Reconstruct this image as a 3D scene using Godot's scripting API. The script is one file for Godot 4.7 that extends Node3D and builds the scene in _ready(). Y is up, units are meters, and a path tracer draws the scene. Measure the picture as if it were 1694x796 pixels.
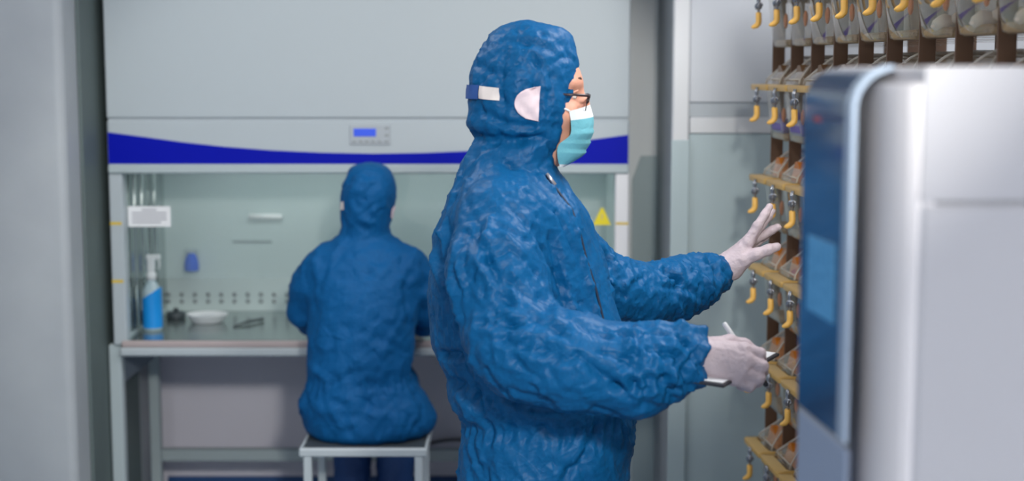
extends Node3D
# A clean room: one technician in blue coveralls at an animal-cage rack, another seated at a clean bench.
# Metres, y up; the camera looks along -Z. The rack and the instrument stand in a frame turned 4.2 degrees.

const TURN := 0.0733038
var M := {}
var taken := {}
var rng := RandomNumberGenerator.new()

# ------------------------------------------------------------------ helpers
func numbered(called: String) -> String:
	if not taken.has(called):
		taken[called] = 0
		return called
	taken[called] += 1
	return "%s_%03d" % [called, taken[called]]

func tag(o, label: String, category: String, group := "", kind := "") -> void:
	if label: o.set_meta("label", label)
	if category: o.set_meta("category", category)
	if group: o.set_meta("group", group)
	if kind: o.set_meta("kind", kind)

func thing(called: String, label: String, category: String, at := Vector3.ZERO, group := "", turned := false) -> Node3D:
	var o := Node3D.new()
	o.name = numbered(called)
	add_child(o)
	var b := Basis(Vector3.UP, TURN) if turned else Basis.IDENTITY
	o.transform = Transform3D(b, b * at)
	o.set_meta("at", at)
	tag(o, label, category, group)
	return o

# a mesh in room (or rack-frame) coordinates, hung under its thing
func part(called: String, mesh: Mesh, mat: Material, parent: Node3D) -> MeshInstance3D:
	var o := MeshInstance3D.new()
	o.name = called
	o.mesh = mesh
	o.material_override = mat
	parent.add_child(o, true)
	if parent.has_meta("at"):
		o.position = -parent.get_meta("at")
	return o

# a mesh that keeps its own axes
func bare(parent: Node3D, called: String, mesh: Mesh, m: Material) -> MeshInstance3D:
	var o := MeshInstance3D.new()
	o.name = called
	o.mesh = mesh
	o.material_override = m
	parent.add_child(o, true)
	return o

func struct(called: String, mesh: Mesh, mat: Material, label := "") -> MeshInstance3D:
	var o := MeshInstance3D.new()
	o.name = called
	o.mesh = mesh
	o.material_override = mat
	add_child(o, true)
	tag(o, label, "", "", "structure")
	return o

func new_st() -> SurfaceTool:
	var st := SurfaceTool.new()
	st.begin(Mesh.PRIMITIVE_TRIANGLES)
	return st

func done(st: SurfaceTool) -> ArrayMesh:
	st.generate_normals()
	return st.commit()

func tri_out(st: SurfaceTool, a: Vector3, b: Vector3, c: Vector3, from: Vector3) -> void:
	var n := (a - c).cross(a - b)
	if n.dot((a + b + c) / 3.0 - from) >= 0.0:
		st.add_vertex(a); st.add_vertex(b); st.add_vertex(c)
	else:
		st.add_vertex(a); st.add_vertex(c); st.add_vertex(b)

func quad_out(st: SurfaceTool, a: Vector3, b: Vector3, c: Vector3, d: Vector3, from: Vector3) -> void:
	tri_out(st, a, b, c, from)
	tri_out(st, a, c, d, from)

# chamfered box
func add_box(st: SurfaceTool, at: Vector3, size: Vector3, bev := 0.003, bas := Basis.IDENTITY) -> void:
	st.set_smooth_group(-1)
	var h := size * 0.5
	bev = minf(bev, minf(h.x, minf(h.y, h.z)) * 0.95)
	var g := func(sx, sy, sz, ax) -> Vector3:
		var p := Vector3(sx * h.x, sy * h.y, sz * h.z)
		for i in 3:
			if i != ax: p[i] -= signf(p[i]) * bev
		return at + bas * p
	for ax in 3:
		var u: int = (ax + 1) % 3
		var v: int = (ax + 2) % 3
		for s in [-1.0, 1.0]:
			var q := []
			for k in [[-1.0, -1.0], [1.0, -1.0], [1.0, 1.0], [-1.0, 1.0]]:
				var e := [0.0, 0.0, 0.0]
				e[ax] = s; e[u] = k[0]; e[v] = k[1]
				q.append(g.call(e[0], e[1], e[2], ax))
			quad_out(st, q[0], q[1], q[2], q[3], at)
		for su in [-1.0, 1.0]:
			for sv in [-1.0, 1.0]:
				var e0 := [0.0, 0.0, 0.0]
				var e1 := [0.0, 0.0, 0.0]
				e0[ax] = -1.0; e1[ax] = 1.0
				e0[u] = su; e1[u] = su; e0[v] = sv; e1[v] = sv
				quad_out(st, g.call(e0[0], e0[1], e0[2], u), g.call(e1[0], e1[1], e1[2], u), g.call(e1[0], e1[1], e1[2], v), g.call(e0[0], e0[1], e0[2], v), at)
	for sx in [-1.0, 1.0]:
		for sy in [-1.0, 1.0]:
			for sz in [-1.0, 1.0]:
				tri_out(st, g.call(sx, sy, sz, 0), g.call(sx, sy, sz, 1), g.call(sx, sy, sz, 2), at)

func box(at: Vector3, size: Vector3, bev := 0.003) -> ArrayMesh:
	var st := new_st()
	add_box(st, at, size, bev)
	return done(st)

func slab(x0: float, x1: float, y0: float, y1: float, z0: float, z1: float, bev := 0.003) -> ArrayMesh:
	return box(Vector3((x0 + x1) / 2, (y0 + y1) / 2, (z0 + z1) / 2), Vector3(absf(x1 - x0), absf(y1 - y0), absf(z1 - z0)), bev)

# tube along points with a radius each; flat squeezes it along one axis
func add_tube(st: SurfaceTool, pts: Array, radii: Array, seg := 10, flat := Vector3.ONE) -> void:
	st.set_smooth_group(0)
	var n := pts.size()
	var rings := []
	var side := Vector3.ZERO
	for i in n:
		var p: Vector3 = pts[i]
		var a: Vector3 = pts[maxi(i - 1, 0)]
		var b: Vector3 = pts[mini(i + 1, n - 1)]
		var t := (b - a).normalized()
		if side == Vector3.ZERO:
			side = t.cross(Vector3.UP if absf(t.y) < 0.9 else Vector3.RIGHT).normalized()
		side = (side - t * side.dot(t)).normalized()
		var up := t.cross(side)
		var r: float = radii[mini(i, radii.size() - 1)]
		var ring := []
		for k in seg:
			var ang := TAU * k / seg
			ring.append(p + (side * cos(ang) + up * sin(ang)) * r * flat)
		rings.append(ring)
	for i in n - 1:
		var mid: Vector3 = (pts[i] + pts[i + 1]) * 0.5
		for k in seg:
			var k2 := (k + 1) % seg
			quad_out(st, rings[i][k], rings[i][k2], rings[i + 1][k2], rings[i + 1][k], mid)
	for e in [0, n - 1]:
		var inner: Vector3 = (pts[0] * 0.6 + pts[1] * 0.4) if e == 0 else (pts[n - 1] * 0.6 + pts[n - 2] * 0.4)
		for k in seg:
			tri_out(st, pts[e], rings[e][k], rings[e][(k + 1) % seg], inner)

func tube(pts: Array, radii: Array, seg := 10, flat := Vector3.ONE) -> ArrayMesh:
	var st := new_st()
	add_tube(st, pts, radii, seg, flat)
	return done(st)

# lathe round y: profile of Vector2(radius, height)
func add_lathe(st: SurfaceTool, at: Vector3, prof: Array, seg := 20, squash := Vector3.ONE) -> void:
	st.set_smooth_group(0)
	for i in prof.size() - 1:
		var a: Vector2 = prof[i]
		var b: Vector2 = prof[i + 1]
		for k in seg:
			var a0 := TAU * k / seg
			var a1 := TAU * (k + 1) / seg
			var d0 := Vector3(cos(a0), 0, sin(a0))
			var d1 := Vector3(cos(a1), 0, sin(a1))
			var p0 := at + (d0 * a.x + Vector3.UP * a.y) * squash
			var p1 := at + (d1 * a.x + Vector3.UP * a.y) * squash
			var p2 := at + (d1 * b.x + Vector3.UP * b.y) * squash
			var p3 := at + (d0 * b.x + Vector3.UP * b.y) * squash
			var dn := Vector3((d0.x + d1.x) * (b.y - a.y), -(b.x - a.x) * 2.0, (d0.z + d1.z) * (b.y - a.y))
			var from := (p0 + p1 + p2 + p3) / 4.0 - dn.normalized() * 0.01
			if a.x > 1e-6: tri_out(st, p0, p1, p2, from)
			if b.x > 1e-6: tri_out(st, p0, p2, p3, from)

func lathe(at: Vector3, prof: Array, seg := 20, squash := Vector3.ONE) -> ArrayMesh:
	var st := new_st()
	add_lathe(st, at, prof, seg, squash)
	return done(st)

# polygon (in the plane of axes ex, ey) pushed along ez from d0 to d1
func add_prism(st: SurfaceTool, poly: PackedVector2Array, o: Vector3, ex: Vector3, ey: Vector3, ez: Vector3, d0: float, d1: float) -> void:
	st.set_smooth_group(-1)
	var tr := Geometry2D.triangulate_polygon(poly)
	var cen := Vector2.ZERO
	for p in poly: cen += p
	cen /= poly.size()
	var mid := o + ex * cen.x + ey * cen.y + ez * (d0 + d1) / 2
	var pt := func(p: Vector2, d: float) -> Vector3: return o + ex * p.x + ey * p.y + ez * d
	for i in range(0, tr.size(), 3):
		for d in [d0, d1]:
			var f: Vector3 = pt.call((poly[tr[i]] + poly[tr[i + 1]] + poly[tr[i + 2]]) / 3.0, (d0 + d1) / 2)
			tri_out(st, pt.call(poly[tr[i]], d), pt.call(poly[tr[i + 1]], d), pt.call(poly[tr[i + 2]], d), f)
	var cw := Geometry2D.is_polygon_clockwise(poly)
	for i in poly.size():
		var a := poly[i]
		var b := poly[(i + 1) % poly.size()]
		var e := b - a
		var nn := Vector2(-e.y, e.x) if cw else Vector2(e.y, -e.x)
		var m2 := (a + b) / 2 - nn.normalized() * 0.002
		var f: Vector3 = pt.call(m2, (d0 + d1) / 2)
		quad_out(st, pt.call(a, d0), pt.call(b, d0), pt.call(b, d1), pt.call(a, d1), f)

func prism(poly: PackedVector2Array, o: Vector3, ex: Vector3, ey: Vector3, ez: Vector3, d0: float, d1: float) -> ArrayMesh:
	var st := new_st()
	add_prism(st, poly, o, ex, ey, ez, d0, d1)
	return done(st)

func ball(at: Vector3, r: Vector3, seg := 16) -> ArrayMesh:
	var prof := []
	for i in 9:
		var a := -PI / 2 + PI * i / 8
		prof.append(Vector2(maxf(cos(a), 0.0), sin(a)))
	return lathe(at, prof, seg, r)

# smooth grid of points (rows of equal length) as a sheet
func sheet(rows: Array, double_from := Vector3.ZERO) -> ArrayMesh:
	var st := new_st()
	st.set_smooth_group(0)
	for i in rows.size() - 1:
		for k in rows[i].size() - 1:
			quad_out(st, rows[i][k], rows[i][k + 1], rows[i + 1][k + 1], rows[i + 1][k], double_from)
	return done(st)

# ------------------------------------------------------------------ materials
func mat(called: String, c: Color, rough := 0.6, metal := 0.0) -> StandardMaterial3D:
	var m := StandardMaterial3D.new()
	m.resource_name = called
	m.albedo_color = c
	m.roughness = rough
	m.metallic = metal
	M[called] = m
	return m

func rgb(r: float, g: float, b: float, a := 1.0) -> Color:
	return Color(r / 255.0, g / 255.0, b / 255.0, a)

func noise_tex(freq: float, kind: int, ramp: Array, size := 512, seed_ := 1, normal := false, strength := 4.0, octaves := 4) -> NoiseTexture2D:
	var n := FastNoiseLite.new()
	n.seed = seed_
	n.noise_type = FastNoiseLite.TYPE_SIMPLEX_SMOOTH
	n.frequency = freq
	n.fractal_type = kind as FastNoiseLite.FractalType
	n.fractal_octaves = octaves
	if kind == FastNoiseLite.FRACTAL_RIDGED:
		n.domain_warp_enabled = true
		n.domain_warp_amplitude = 18.0
		n.domain_warp_frequency = freq * 0.8
	var t := NoiseTexture2D.new()
	t.width = size
	t.height = size
	t.seamless = true
	t.noise = n
	t.as_normal_map = normal
	t.bump_strength = strength
	if ramp.size():
		var g := Gradient.new()
		g.offsets = PackedFloat32Array([0.0, 1.0])
		g.colors = PackedColorArray([ramp[0], ramp[1]])
		t.color_ramp = g
	return t

func triplanar(m: StandardMaterial3D, s: float) -> void:
	m.uv1_triplanar = true
	m.uv1_world_triplanar = true
	m.uv1_scale = Vector3(s, s, s)

func clear(called: String, c: Color, alpha: float, rough := 0.03) -> StandardMaterial3D:
	var m := mat(called, Color(c.r, c.g, c.b, alpha), rough)
	m.transparency = BaseMaterial3D.TRANSPARENCY_ALPHA
	m.cull_mode = BaseMaterial3D.CULL_DISABLED
	return m

# height of cloth that has been crushed: sharp straight creases of many lengths, repeating at the edges
func crumpled_cloth(size: int, count: int) -> ImageTexture:
	var h := PackedFloat32Array()
	h.resize(size * size)
	var r := RandomNumberGenerator.new()
	r.seed = 99
	for i in count:
		var big := r.randf()
		var c := Vector2(r.randf() * size, r.randf() * size)
		var ang := r.randf() * PI
		var ln := lerpf(18.0, 130.0, big * big)
		var w := lerpf(3.0, 14.0, r.randf() * (0.3 + 0.7 * big))
		var amp := w / 15.0 * (1.0 if r.randf() < 0.6 else -0.8)
		var lean := r.randf_range(0.35, 1.0)
		var dir := Vector2(cos(ang), sin(ang))
		var bow := r.randf_range(-0.004, 0.004)
		var ex := absf(dir.x) * ln + w * 2.0 + 2.0
		var ey := absf(dir.y) * ln + w * 2.0 + 2.0
		for y in range(int(c.y - ey), int(c.y + ey)):
			for x in range(int(c.x - ex), int(c.x + ex)):
				var q := Vector2(x, y) - c
				var a := q.dot(dir)
				if absf(a) > ln: continue
				var b := q.x * dir.y - q.y * dir.x + bow * a * a
				var k := absf(b) / (w if b > 0.0 else w * 2.0 * lean)
				if k >= 1.0: continue
				var e := 1.0 - absf(a) / ln
				h[posmod(y, size) * size + posmod(x, size)] += amp * (1.0 - k) * minf(1.0, e * 2.0)
	var im := Image.create_empty(size, size, false, Image.FORMAT_RF)
	for y in size:
		for x in size:
			im.set_pixel(x, y, Color(clampf(0.5 + h[y * size + x] * 0.16, 0.0, 1.0), 0, 0))
	return ImageTexture.create_from_image(im)

func make_materials() -> void:
	var w := mat("wall_paint", rgb(172, 179, 184), 0.55)
	w.albedo_texture = noise_tex(0.02, FastNoiseLite.FRACTAL_FBM, [rgb(244, 244, 246), rgb(255, 255, 255)], 256, 3)
	triplanar(w, 0.7)
	mat("panel_white", rgb(206, 210, 214), 0.4)
	mat("shade_green_grey", rgb(170, 188, 193), 0.45)  # shadow on the right wall, put into the colour
	mat("shade_dark", rgb(92, 106, 106), 0.6)  # dark tone for the shade beside the pier
	mat("wall_strip", rgb(232, 237, 240), 0.5)
	mat("door_upper", rgb(188, 194, 201), 0.45)
	mat("panel_rail", rgb(168, 177, 184), 0.4)
	mat("lower_wall", rgb(228, 226, 238), 0.6)
	mat("baseboard_blue", rgb(44, 86, 142), 0.5)
	var fl := mat("floor_vinyl", rgb(158, 172, 188), 0.35)
	fl.albedo_texture = noise_tex(0.05, FastNoiseLite.FRACTAL_FBM, [rgb(235, 238, 240), rgb(255, 255, 255)], 256, 5)
	triplanar(fl, 1.0)
	mat("ceiling_tile", rgb(220, 222, 224), 0.7)
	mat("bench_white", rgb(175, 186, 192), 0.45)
	mat("bench_band", rgb(0, 16, 166), 0.5).metallic_specular = 0.25
	mat("bench_inside", rgb(194, 208, 209), 0.4)
	mat("bench_frame", rgb(172, 186, 190), 0.45)
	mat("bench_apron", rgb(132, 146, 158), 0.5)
	var ss := mat("stainless", rgb(168, 178, 178), 0.22, 0.9)
	ss.roughness_texture = noise_tex(0.05, FastNoiseLite.FRACTAL_FBM, [Color(0.7, 0.7, 0.7), Color(1, 1, 1)], 256, 8)
	triplanar(ss, 2.0)
	mat("steel", rgb(176, 180, 188), 0.25, 0.9)
	mat("edge_trim", rgb(176, 164, 164), 0.4)
	mat("plastic_white", rgb(226, 228, 232), 0.4)
	mat("reflection_white", rgb(250, 251, 253), 0.35)  # white of the painted reflection in the bench
	mat("plastic_grey", rgb(148, 156, 160), 0.5)
	mat("dark_grey", rgb(58, 66, 72), 0.5)
	mat("black", rgb(24, 25, 29), 0.45)
	mat("text_grey", rgb(150, 152, 162), 0.7)
	mat("yellow_mark", rgb(214, 184, 60), 0.6)
	mat("warning_yellow", rgb(232, 214, 30), 0.5)
	var lcd := mat("display_blue", rgb(50, 84, 205), 0.3)
	lcd.emission_enabled = true
	lcd.emission = rgb(40, 72, 210)
	lcd.emission_energy_multiplier = 0.35
	mat("knob_blue", rgb(4, 78, 205), 0.5).metallic_specular = 0.2
	mat("label_blue", rgb(16, 140, 220), 0.4)
	clear("bottle_clear", rgb(200, 225, 235), 0.55, 0.15)
	clear("sash_glass", rgb(170, 200, 195), 0.07, 0.02)
	# coverall cloth: crumpled non-woven
	var suit := mat("coverall_cloth", rgb(9, 92, 144), 0.47)
	suit.albedo_texture = noise_tex(0.06, FastNoiseLite.FRACTAL_FBM, [rgb(205, 214, 226), rgb(255, 255, 255)], 512, 11, false, 1.0, 5)
	suit.heightmap_enabled = true
	suit.heightmap_texture = crumpled_cloth(512, 300)
	suit.heightmap_scale = 0.7
	triplanar(suit, 3.6)
	suit.metallic_specular = 0.3
	M["suit"] = suit
	var suit2: StandardMaterial3D = suit.duplicate()
	suit2.resource_name = "coverall_cloth_worn"
	suit2.albedo_color = rgb(5, 92, 149)
	suit2.roughness = 0.6
	suit2.heightmap_scale = 0.6
	M["suit2"] = suit2
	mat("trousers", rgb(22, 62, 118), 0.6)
	mat("patch_pale", rgb(226, 208, 216), 0.6)
	mat("tape_pale", rgb(222, 214, 212), 0.5)
	mat("tape_blue", rgb(38, 80, 150), 0.5)
	var skin := mat("skin", rgb(214, 158, 136), 0.5)
	skin.subsurf_scatter_enabled = true
	skin.subsurf_scatter_strength = 0.15
	mat("eye_white", rgb(232, 226, 222), 0.25)
	mat("iris", rgb(40, 28, 24), 0.2)
	mat("brow_hair", rgb(86, 62, 54), 0.8)
	mat("glasses_frame", rgb(48, 32, 36), 0.3)
	clear("lens_glass", rgb(220, 225, 230), 0.05, 0.02)
	var mk := mat("mask_blue", rgb(108, 182, 198), 0.7)
	mk.heightmap_enabled = true
	mk.heightmap_texture = noise_tex(0.03, FastNoiseLite.FRACTAL_FBM, [], 256, 31)
	mk.heightmap_scale = 0.1
	triplanar(mk, 8.0)
	mat("mask_white", rgb(228, 234, 238), 0.7)
	var gl := mat("glove_latex", rgb(194, 180, 187), 0.55)
	gl.heightmap_enabled = true
	gl.heightmap_texture = noise_tex(0.02, FastNoiseLite.FRACTAL_FBM, [], 512, 41)
	gl.heightmap_scale = 0.15
	triplanar(gl, 7.0)
	mat("zip_metal", rgb(205, 200, 204), 0.3, 0.7)
	mat("zip_tape", rgb(18, 36, 62), 0.6)
	mat("paper", rgb(232, 235, 238), 0.8)
	mat("board_dark", rgb(42, 44, 52), 0.45)
	mat("pen_white", rgb(226, 228, 230), 0.3)
	mat("pen_dark", rgb(30, 30, 40), 0.35)
	# cages
	clear("cage_plastic", rgb(204, 196, 172), 0.17, 0.06)
	clear("dome_plastic", rgb(214, 204, 184), 0.2, 0.05)
	clear("dome_edge_glint", rgb(232, 226, 214), 0.62, 0.06)  # paler and denser than the dome: painted glints
	var am := mat("lid_amber", rgb(218, 178, 104), 0.35)
	am.backlight_enabled = true
	am.backlight = rgb(120, 90, 40)
	mat("feed_amber", rgb(204, 122, 40), 0.4)
	mat("feed_brown", rgb(122, 92, 64), 0.45)
	mat("clip_yellow", rgb(255, 200, 100), 0.4)
	mat("grommet_orange", rgb(214, 128, 66), 0.4)
	mat("shelter_purple", rgb(112, 96, 176), 0.5)
	var bd := mat("bedding", rgb(196, 172, 138), 0.9)
	bd.albedo_texture = noise_tex(0.05, FastNoiseLite.FRACTAL_FBM, [rgb(190, 180, 165), rgb(255, 255, 255)], 256, 51)
	triplanar(bd, 12.0)
	mat("nest_white", rgb(226, 214, 196), 0.9)
	mat("post_brown", rgb(112, 86, 68), 0.5)
	# instrument
	mat("case_white", rgb(188, 188, 194), 0.4)
	mat("case_warm", rgb(236, 233, 236), 0.42)
	mat("case_grey", rgb(160, 160, 162), 0.5)
	mat("case_trim", rgb(164, 180, 200), 0.25)
	mat("case_blue_grey", rgb(146, 160, 184), 0.5)
	var gp := mat("panel_gloss", rgb(48, 70, 100), 0.16)
	gp.clearcoat_enabled = true
	gp.clearcoat = 0.6
	gp.clearcoat_roughness = 0.08
	mat("panel_line", rgb(16, 44, 92), 0.3)
	mat("led_red", rgb(160, 60, 60), 0.4)
	var sc := mat("screen_lit", rgb(92, 146, 186), 0.25)
	sc.albedo_texture = noise_tex(0.03, FastNoiseLite.FRACTAL_FBM, [rgb(150, 170, 185), rgb(255, 255, 255)], 256, 61)
	triplanar(sc, 9.0)
	sc.emission_enabled = true
	sc.emission = rgb(70, 130, 175)
	sc.emission_energy_multiplier = 0.3
	var lp := mat("lamp_face", rgb(250, 250, 250), 0.5)
	lp.emission_enabled = true
	lp.emission = Color(1, 0.99, 0.97)
	lp.emission_energy_multiplier = 2.0

# ------------------------------------------------------------------ smooth bodies: a distance field meshed as surface nets
class Field:
	var lofts := []          # {y0, dy, n, t: cx, cz, a, b per step, k}
	var bones := PackedFloat32Array()
	var cut := []            # planes that cut loft 1 (the hood): [point, normal, k]
	var floor_y := -9.0      # flat underside (a seat)

	func loft(rows: Array, k: float, ease := true) -> void:
		# rows: [y, cx, a, cz, b] from low to high
		var y0: float = rows[0][0]
		var y1: float = rows[rows.size() - 1][0]
		var dy := 0.004
		var n := int(ceil((y1 - y0) / dy)) + 1
		var t := PackedFloat32Array()
		var j := 0
		for i in n:
			var y := minf(y0 + i * dy, y1)
			while j < rows.size() - 2 and y > rows[j + 1][0]: j += 1
			var f: float = (y - rows[j][0]) / maxf(rows[j + 1][0] - rows[j][0], 1e-6)
			for c in [1, 3, 2, 4]:
				var p0: float = rows[maxi(j - 1, 0)][c]
				var p3: float = rows[mini(j + 2, rows.size() - 1)][c]
				t.append(cubic_interpolate(rows[j][c], rows[j + 1][c], p0, p3, f) if ease else lerpf(rows[j][c], rows[j + 1][c], f))
		lofts.append({"y0": y0, "y1": y1, "dy": dy, "n": n, "t": t, "k": k})

	func chain(pts: Array, k: float) -> void:
		# pts: [Vector3, radius]
		for i in pts.size() - 1:
			var a: Vector3 = pts[i][0]
			var b: Vector3 = pts[i + 1][0]
			var ba := b - a
			bones.append_array(PackedFloat32Array([a.x, a.y, a.z, ba.x, ba.y, ba.z, 1.0 / maxf(ba.length_squared(), 1e-9), pts[i][1], pts[i + 1][1] - pts[i][1], k]))

	func loft_d(l: Dictionary, p: Vector3) -> float:
		var f: float = clampf((p.y - l.y0) / l.dy, 0.0, l.n - 1.001)
		var i := int(f)
		f -= i
		var t: PackedFloat32Array = l.t
		i *= 4
		var a := t[i + 2] + (t[i + 6] - t[i + 2]) * f
		var b := t[i + 3] + (t[i + 7] - t[i + 3]) * f
		var qx := (p.x - t[i] - (t[i + 4] - t[i]) * f) / a
		var qz := (p.z - t[i + 1] - (t[i + 5] - t[i + 1]) * f) / b
		var r := sqrt(qx * qx + qz * qz)
		var g := sqrt(qx * qx / (a * a) + qz * qz / (b * b))
		var d: float = r * (r - 1.0) / g if g > 1e-4 and r > 0.3 else (r - 1.0) * minf(a, b)
		var e := maxf(l.y0 - p.y, p.y - l.y1)
		if e > 0.0: return sqrt(e * e + maxf(d, 0.0) ** 2) if d > 0.0 else e
		return maxf(d, e)

	func smin(a: float, b: float, k: float) -> float:
		var h := maxf(k - absf(a - b), 0.0) / k
		return minf(a, b) - h * h * k * 0.25

	func d(p: Vector3) -> float:
		var r := 9.0
		for i in lofts.size():
			var l: Dictionary = lofts[i]
			var q := loft_d(l, p)
			if i == 1:
				for c in cut:
					q = -smin(-q, -(p - c[0]).dot(c[1]), c[2])
			r = q if i == 0 else smin(r, q, l.k)
		var n := bones.size()
		var o := 0
		var px := p.x
		var py := p.y
		var pz := p.z
		while o < n:
			var x := px - bones[o]
			var y := py - bones[o + 1]
			var z := pz - bones[o + 2]
			var bx := bones[o + 3]
			var by := bones[o + 4]
			var bz := bones[o + 5]
			var h := clampf((x * bx + y * by + z * bz) * bones[o + 6], 0.0, 1.0)
			x -= bx * h
			y -= by * h
			z -= bz * h
			var q := sqrt(x * x + y * y + z * z) - bones[o + 7] - bones[o + 8] * h
			var k := bones[o + 9]
			var dd := k - absf(r - q)
			if dd > 0.0:
				r = minf(r, q) - dd * dd / k * 0.25
			elif q < r:
				r = q
			o += 10
		if floor_y > -5.0: r = -smin(-r, p.y - floor_y, 0.02)
		return r

	func normal(p: Vector3) -> Vector3:
		var e := 0.003
		return Vector3(d(p + Vector3(e, 0, 0)) - d(p - Vector3(e, 0, 0)), d(p + Vector3(0, e, 0)) - d(p - Vector3(0, e, 0)), d(p + Vector3(0, 0, e)) - d(p - Vector3(0, 0, e))).normalized()

	# first hit of a ray from outside
	func hit(from: Vector3, dir: Vector3) -> Vector3:
		var p := from
		for i in 60:
			var s := d(p)
			if s < 0.0004: break
			p += dir * s * 0.8
		return p

	func mesh(lo: Vector3, hi: Vector3, cell: float, seeds: Array, move: Callable) -> ArrayMesh:
		var nx := int(ceil((hi.x - lo.x) / cell)) + 1
		var ny := int(ceil((hi.y - lo.y) / cell)) + 1
		var nz := int(ceil((hi.z - lo.z) / cell)) + 1
		var sy := nx
		var sz := nx * ny
		var vals := PackedFloat32Array()
		vals.resize(nx * ny * nz)
		vals.fill(1e9)
		var seen := PackedByteArray()
		seen.resize(nx * ny * nz)
		var idx := PackedInt32Array()
		idx.resize(nx * ny * nz)
		idx.fill(-1)
		var off := [0, 1, sy, sy + 1, sz, sz + 1, sz + sy, sz + sy + 1]
		var stack := PackedInt32Array()
		for s in seeds:
			var i := int((s.x - lo.x) / cell)
			var j := int((s.y - lo.y) / cell)
			var k := int((s.z - lo.z) / cell)
			while i < nx - 2:
				if d(lo + Vector3(i + 1, j, k) * cell) > 0.0: break
				i += 1
			stack.append(i + j * sy + k * sz)
		var cells := PackedInt32Array()
		var verts := PackedVector3Array()
		var edges := [[0, 1], [2, 3], [4, 5], [6, 7], [0, 2], [1, 3], [4, 6], [5, 7], [0, 4], [1, 5], [2, 6], [3, 7]]
		var v8 := PackedFloat32Array()
		v8.resize(8)
		while stack.size():
			var c := stack[stack.size() - 1]
			stack.resize(stack.size() - 1)
			if seen[c]: continue
			seen[c] = 1
			var k := c / sz
			var j := (c - k * sz) / sy
			var i := c - k * sz - j * sy
			if i < 1 or j < 1 or k < 1 or i > nx - 3 or j > ny - 3 or k > nz - 3: continue
			var m := 0
			for q in 8:
				var at: int = c + off[q]
				var val := vals[at]
				if val > 1e8:
					val = d(lo + Vector3(i + (q & 1), j + ((q >> 1) & 1), k + (q >> 2)) * cell)
					vals[at] = val
				v8[q] = val
				if val < 0.0: m |= 1 << q
			if m == 0 or m == 255: continue
			var sum := Vector3.ZERO
			var cnt := 0
			for e in edges:
				var a: int = e[0]
				var b: int = e[1]
				if ((m >> a) & 1) != ((m >> b) & 1):
					var f := v8[a] / (v8[a] - v8[b])
					var pa := Vector3(a & 1, (a >> 1) & 1, a >> 2)
					var pb := Vector3(b & 1, (b >> 1) & 1, b >> 2)
					sum += pa.lerp(pb, f)
					cnt += 1
			idx[c] = verts.size()
			cells.append(c)
			verts.append(lo + (Vector3(i, j, k) + sum / cnt) * cell)
			var fx0 := m & 0x55
			var fx1 := m & 0xAA
			var fy0 := m & 0x33
			var fy1 := m & 0xCC
			var fz0 := m & 0x0F
			var fz1 := m & 0xF0
			if fx0 and fx0 != 0x55: stack.append(c - 1)
			if fx1 and fx1 != 0xAA: stack.append(c + 1)
			if fy0 and fy0 != 0x33: stack.append(c - sy)
			if fy1 and fy1 != 0xCC: stack.append(c + sy)
			if fz0 and fz0 != 0x0F: stack.append(c - sz)
			if fz1 and fz1 != 0xF0: stack.append(c + sz)
		var tri := PackedInt32Array()
		var st := [1, sy, sz]
		for c in cells:
			for ax in 3:
				var inside := vals[c] < 0.0
				if inside == (vals[c + st[ax]] < 0.0): continue
				var u: int = st[(ax + 1) % 3]
				var v: int = st[(ax + 2) % 3]
				var a := idx[c - u - v]
				var b := idx[c - v]
				var cc := idx[c]
				var dd := idx[c - u]
				if a < 0 or b < 0 or cc < 0 or dd < 0: continue
				if inside:
					tri.append_array(PackedInt32Array([a, cc, b, a, dd, cc]))
				else:
					tri.append_array(PackedInt32Array([a, b, cc, a, cc, dd]))
		var norms := face_normals(verts, tri)
		if true:
			for i in verts.size():
				verts[i] = verts[i] + norms[i] * float(move.call(verts[i], norms[i]))
			norms = face_normals(verts, tri)
		var arr := []
		arr.resize(Mesh.ARRAY_MAX)
		arr[Mesh.ARRAY_VERTEX] = verts
		arr[Mesh.ARRAY_NORMAL] = norms
		arr[Mesh.ARRAY_INDEX] = tri
		var am := ArrayMesh.new()
		am.add_surface_from_arrays(Mesh.PRIMITIVE_TRIANGLES, arr)
		return am

	func face_normals(verts: PackedVector3Array, tri: PackedInt32Array) -> PackedVector3Array:
		var norms := PackedVector3Array()
		norms.resize(verts.size())
		for i in range(0, tri.size(), 3):
			var a := tri[i]
			var b := tri[i + 1]
			var c := tri[i + 2]
			var n := (verts[c] - verts[a]).cross(verts[b] - verts[a])
			norms[a] += n
			norms[b] += n
			norms[c] += n
		for i in norms.size():
			norms[i] = norms[i].normalized()
		return norms

# ------------------------------------------------------------------ cloth folds
var folds: FastNoiseLite
var crumple: FastNoiseLite
var soft: FastNoiseLite
var creases := []   # [a, b, width, depth] lines pressed into (or raised from) the cloth

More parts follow.
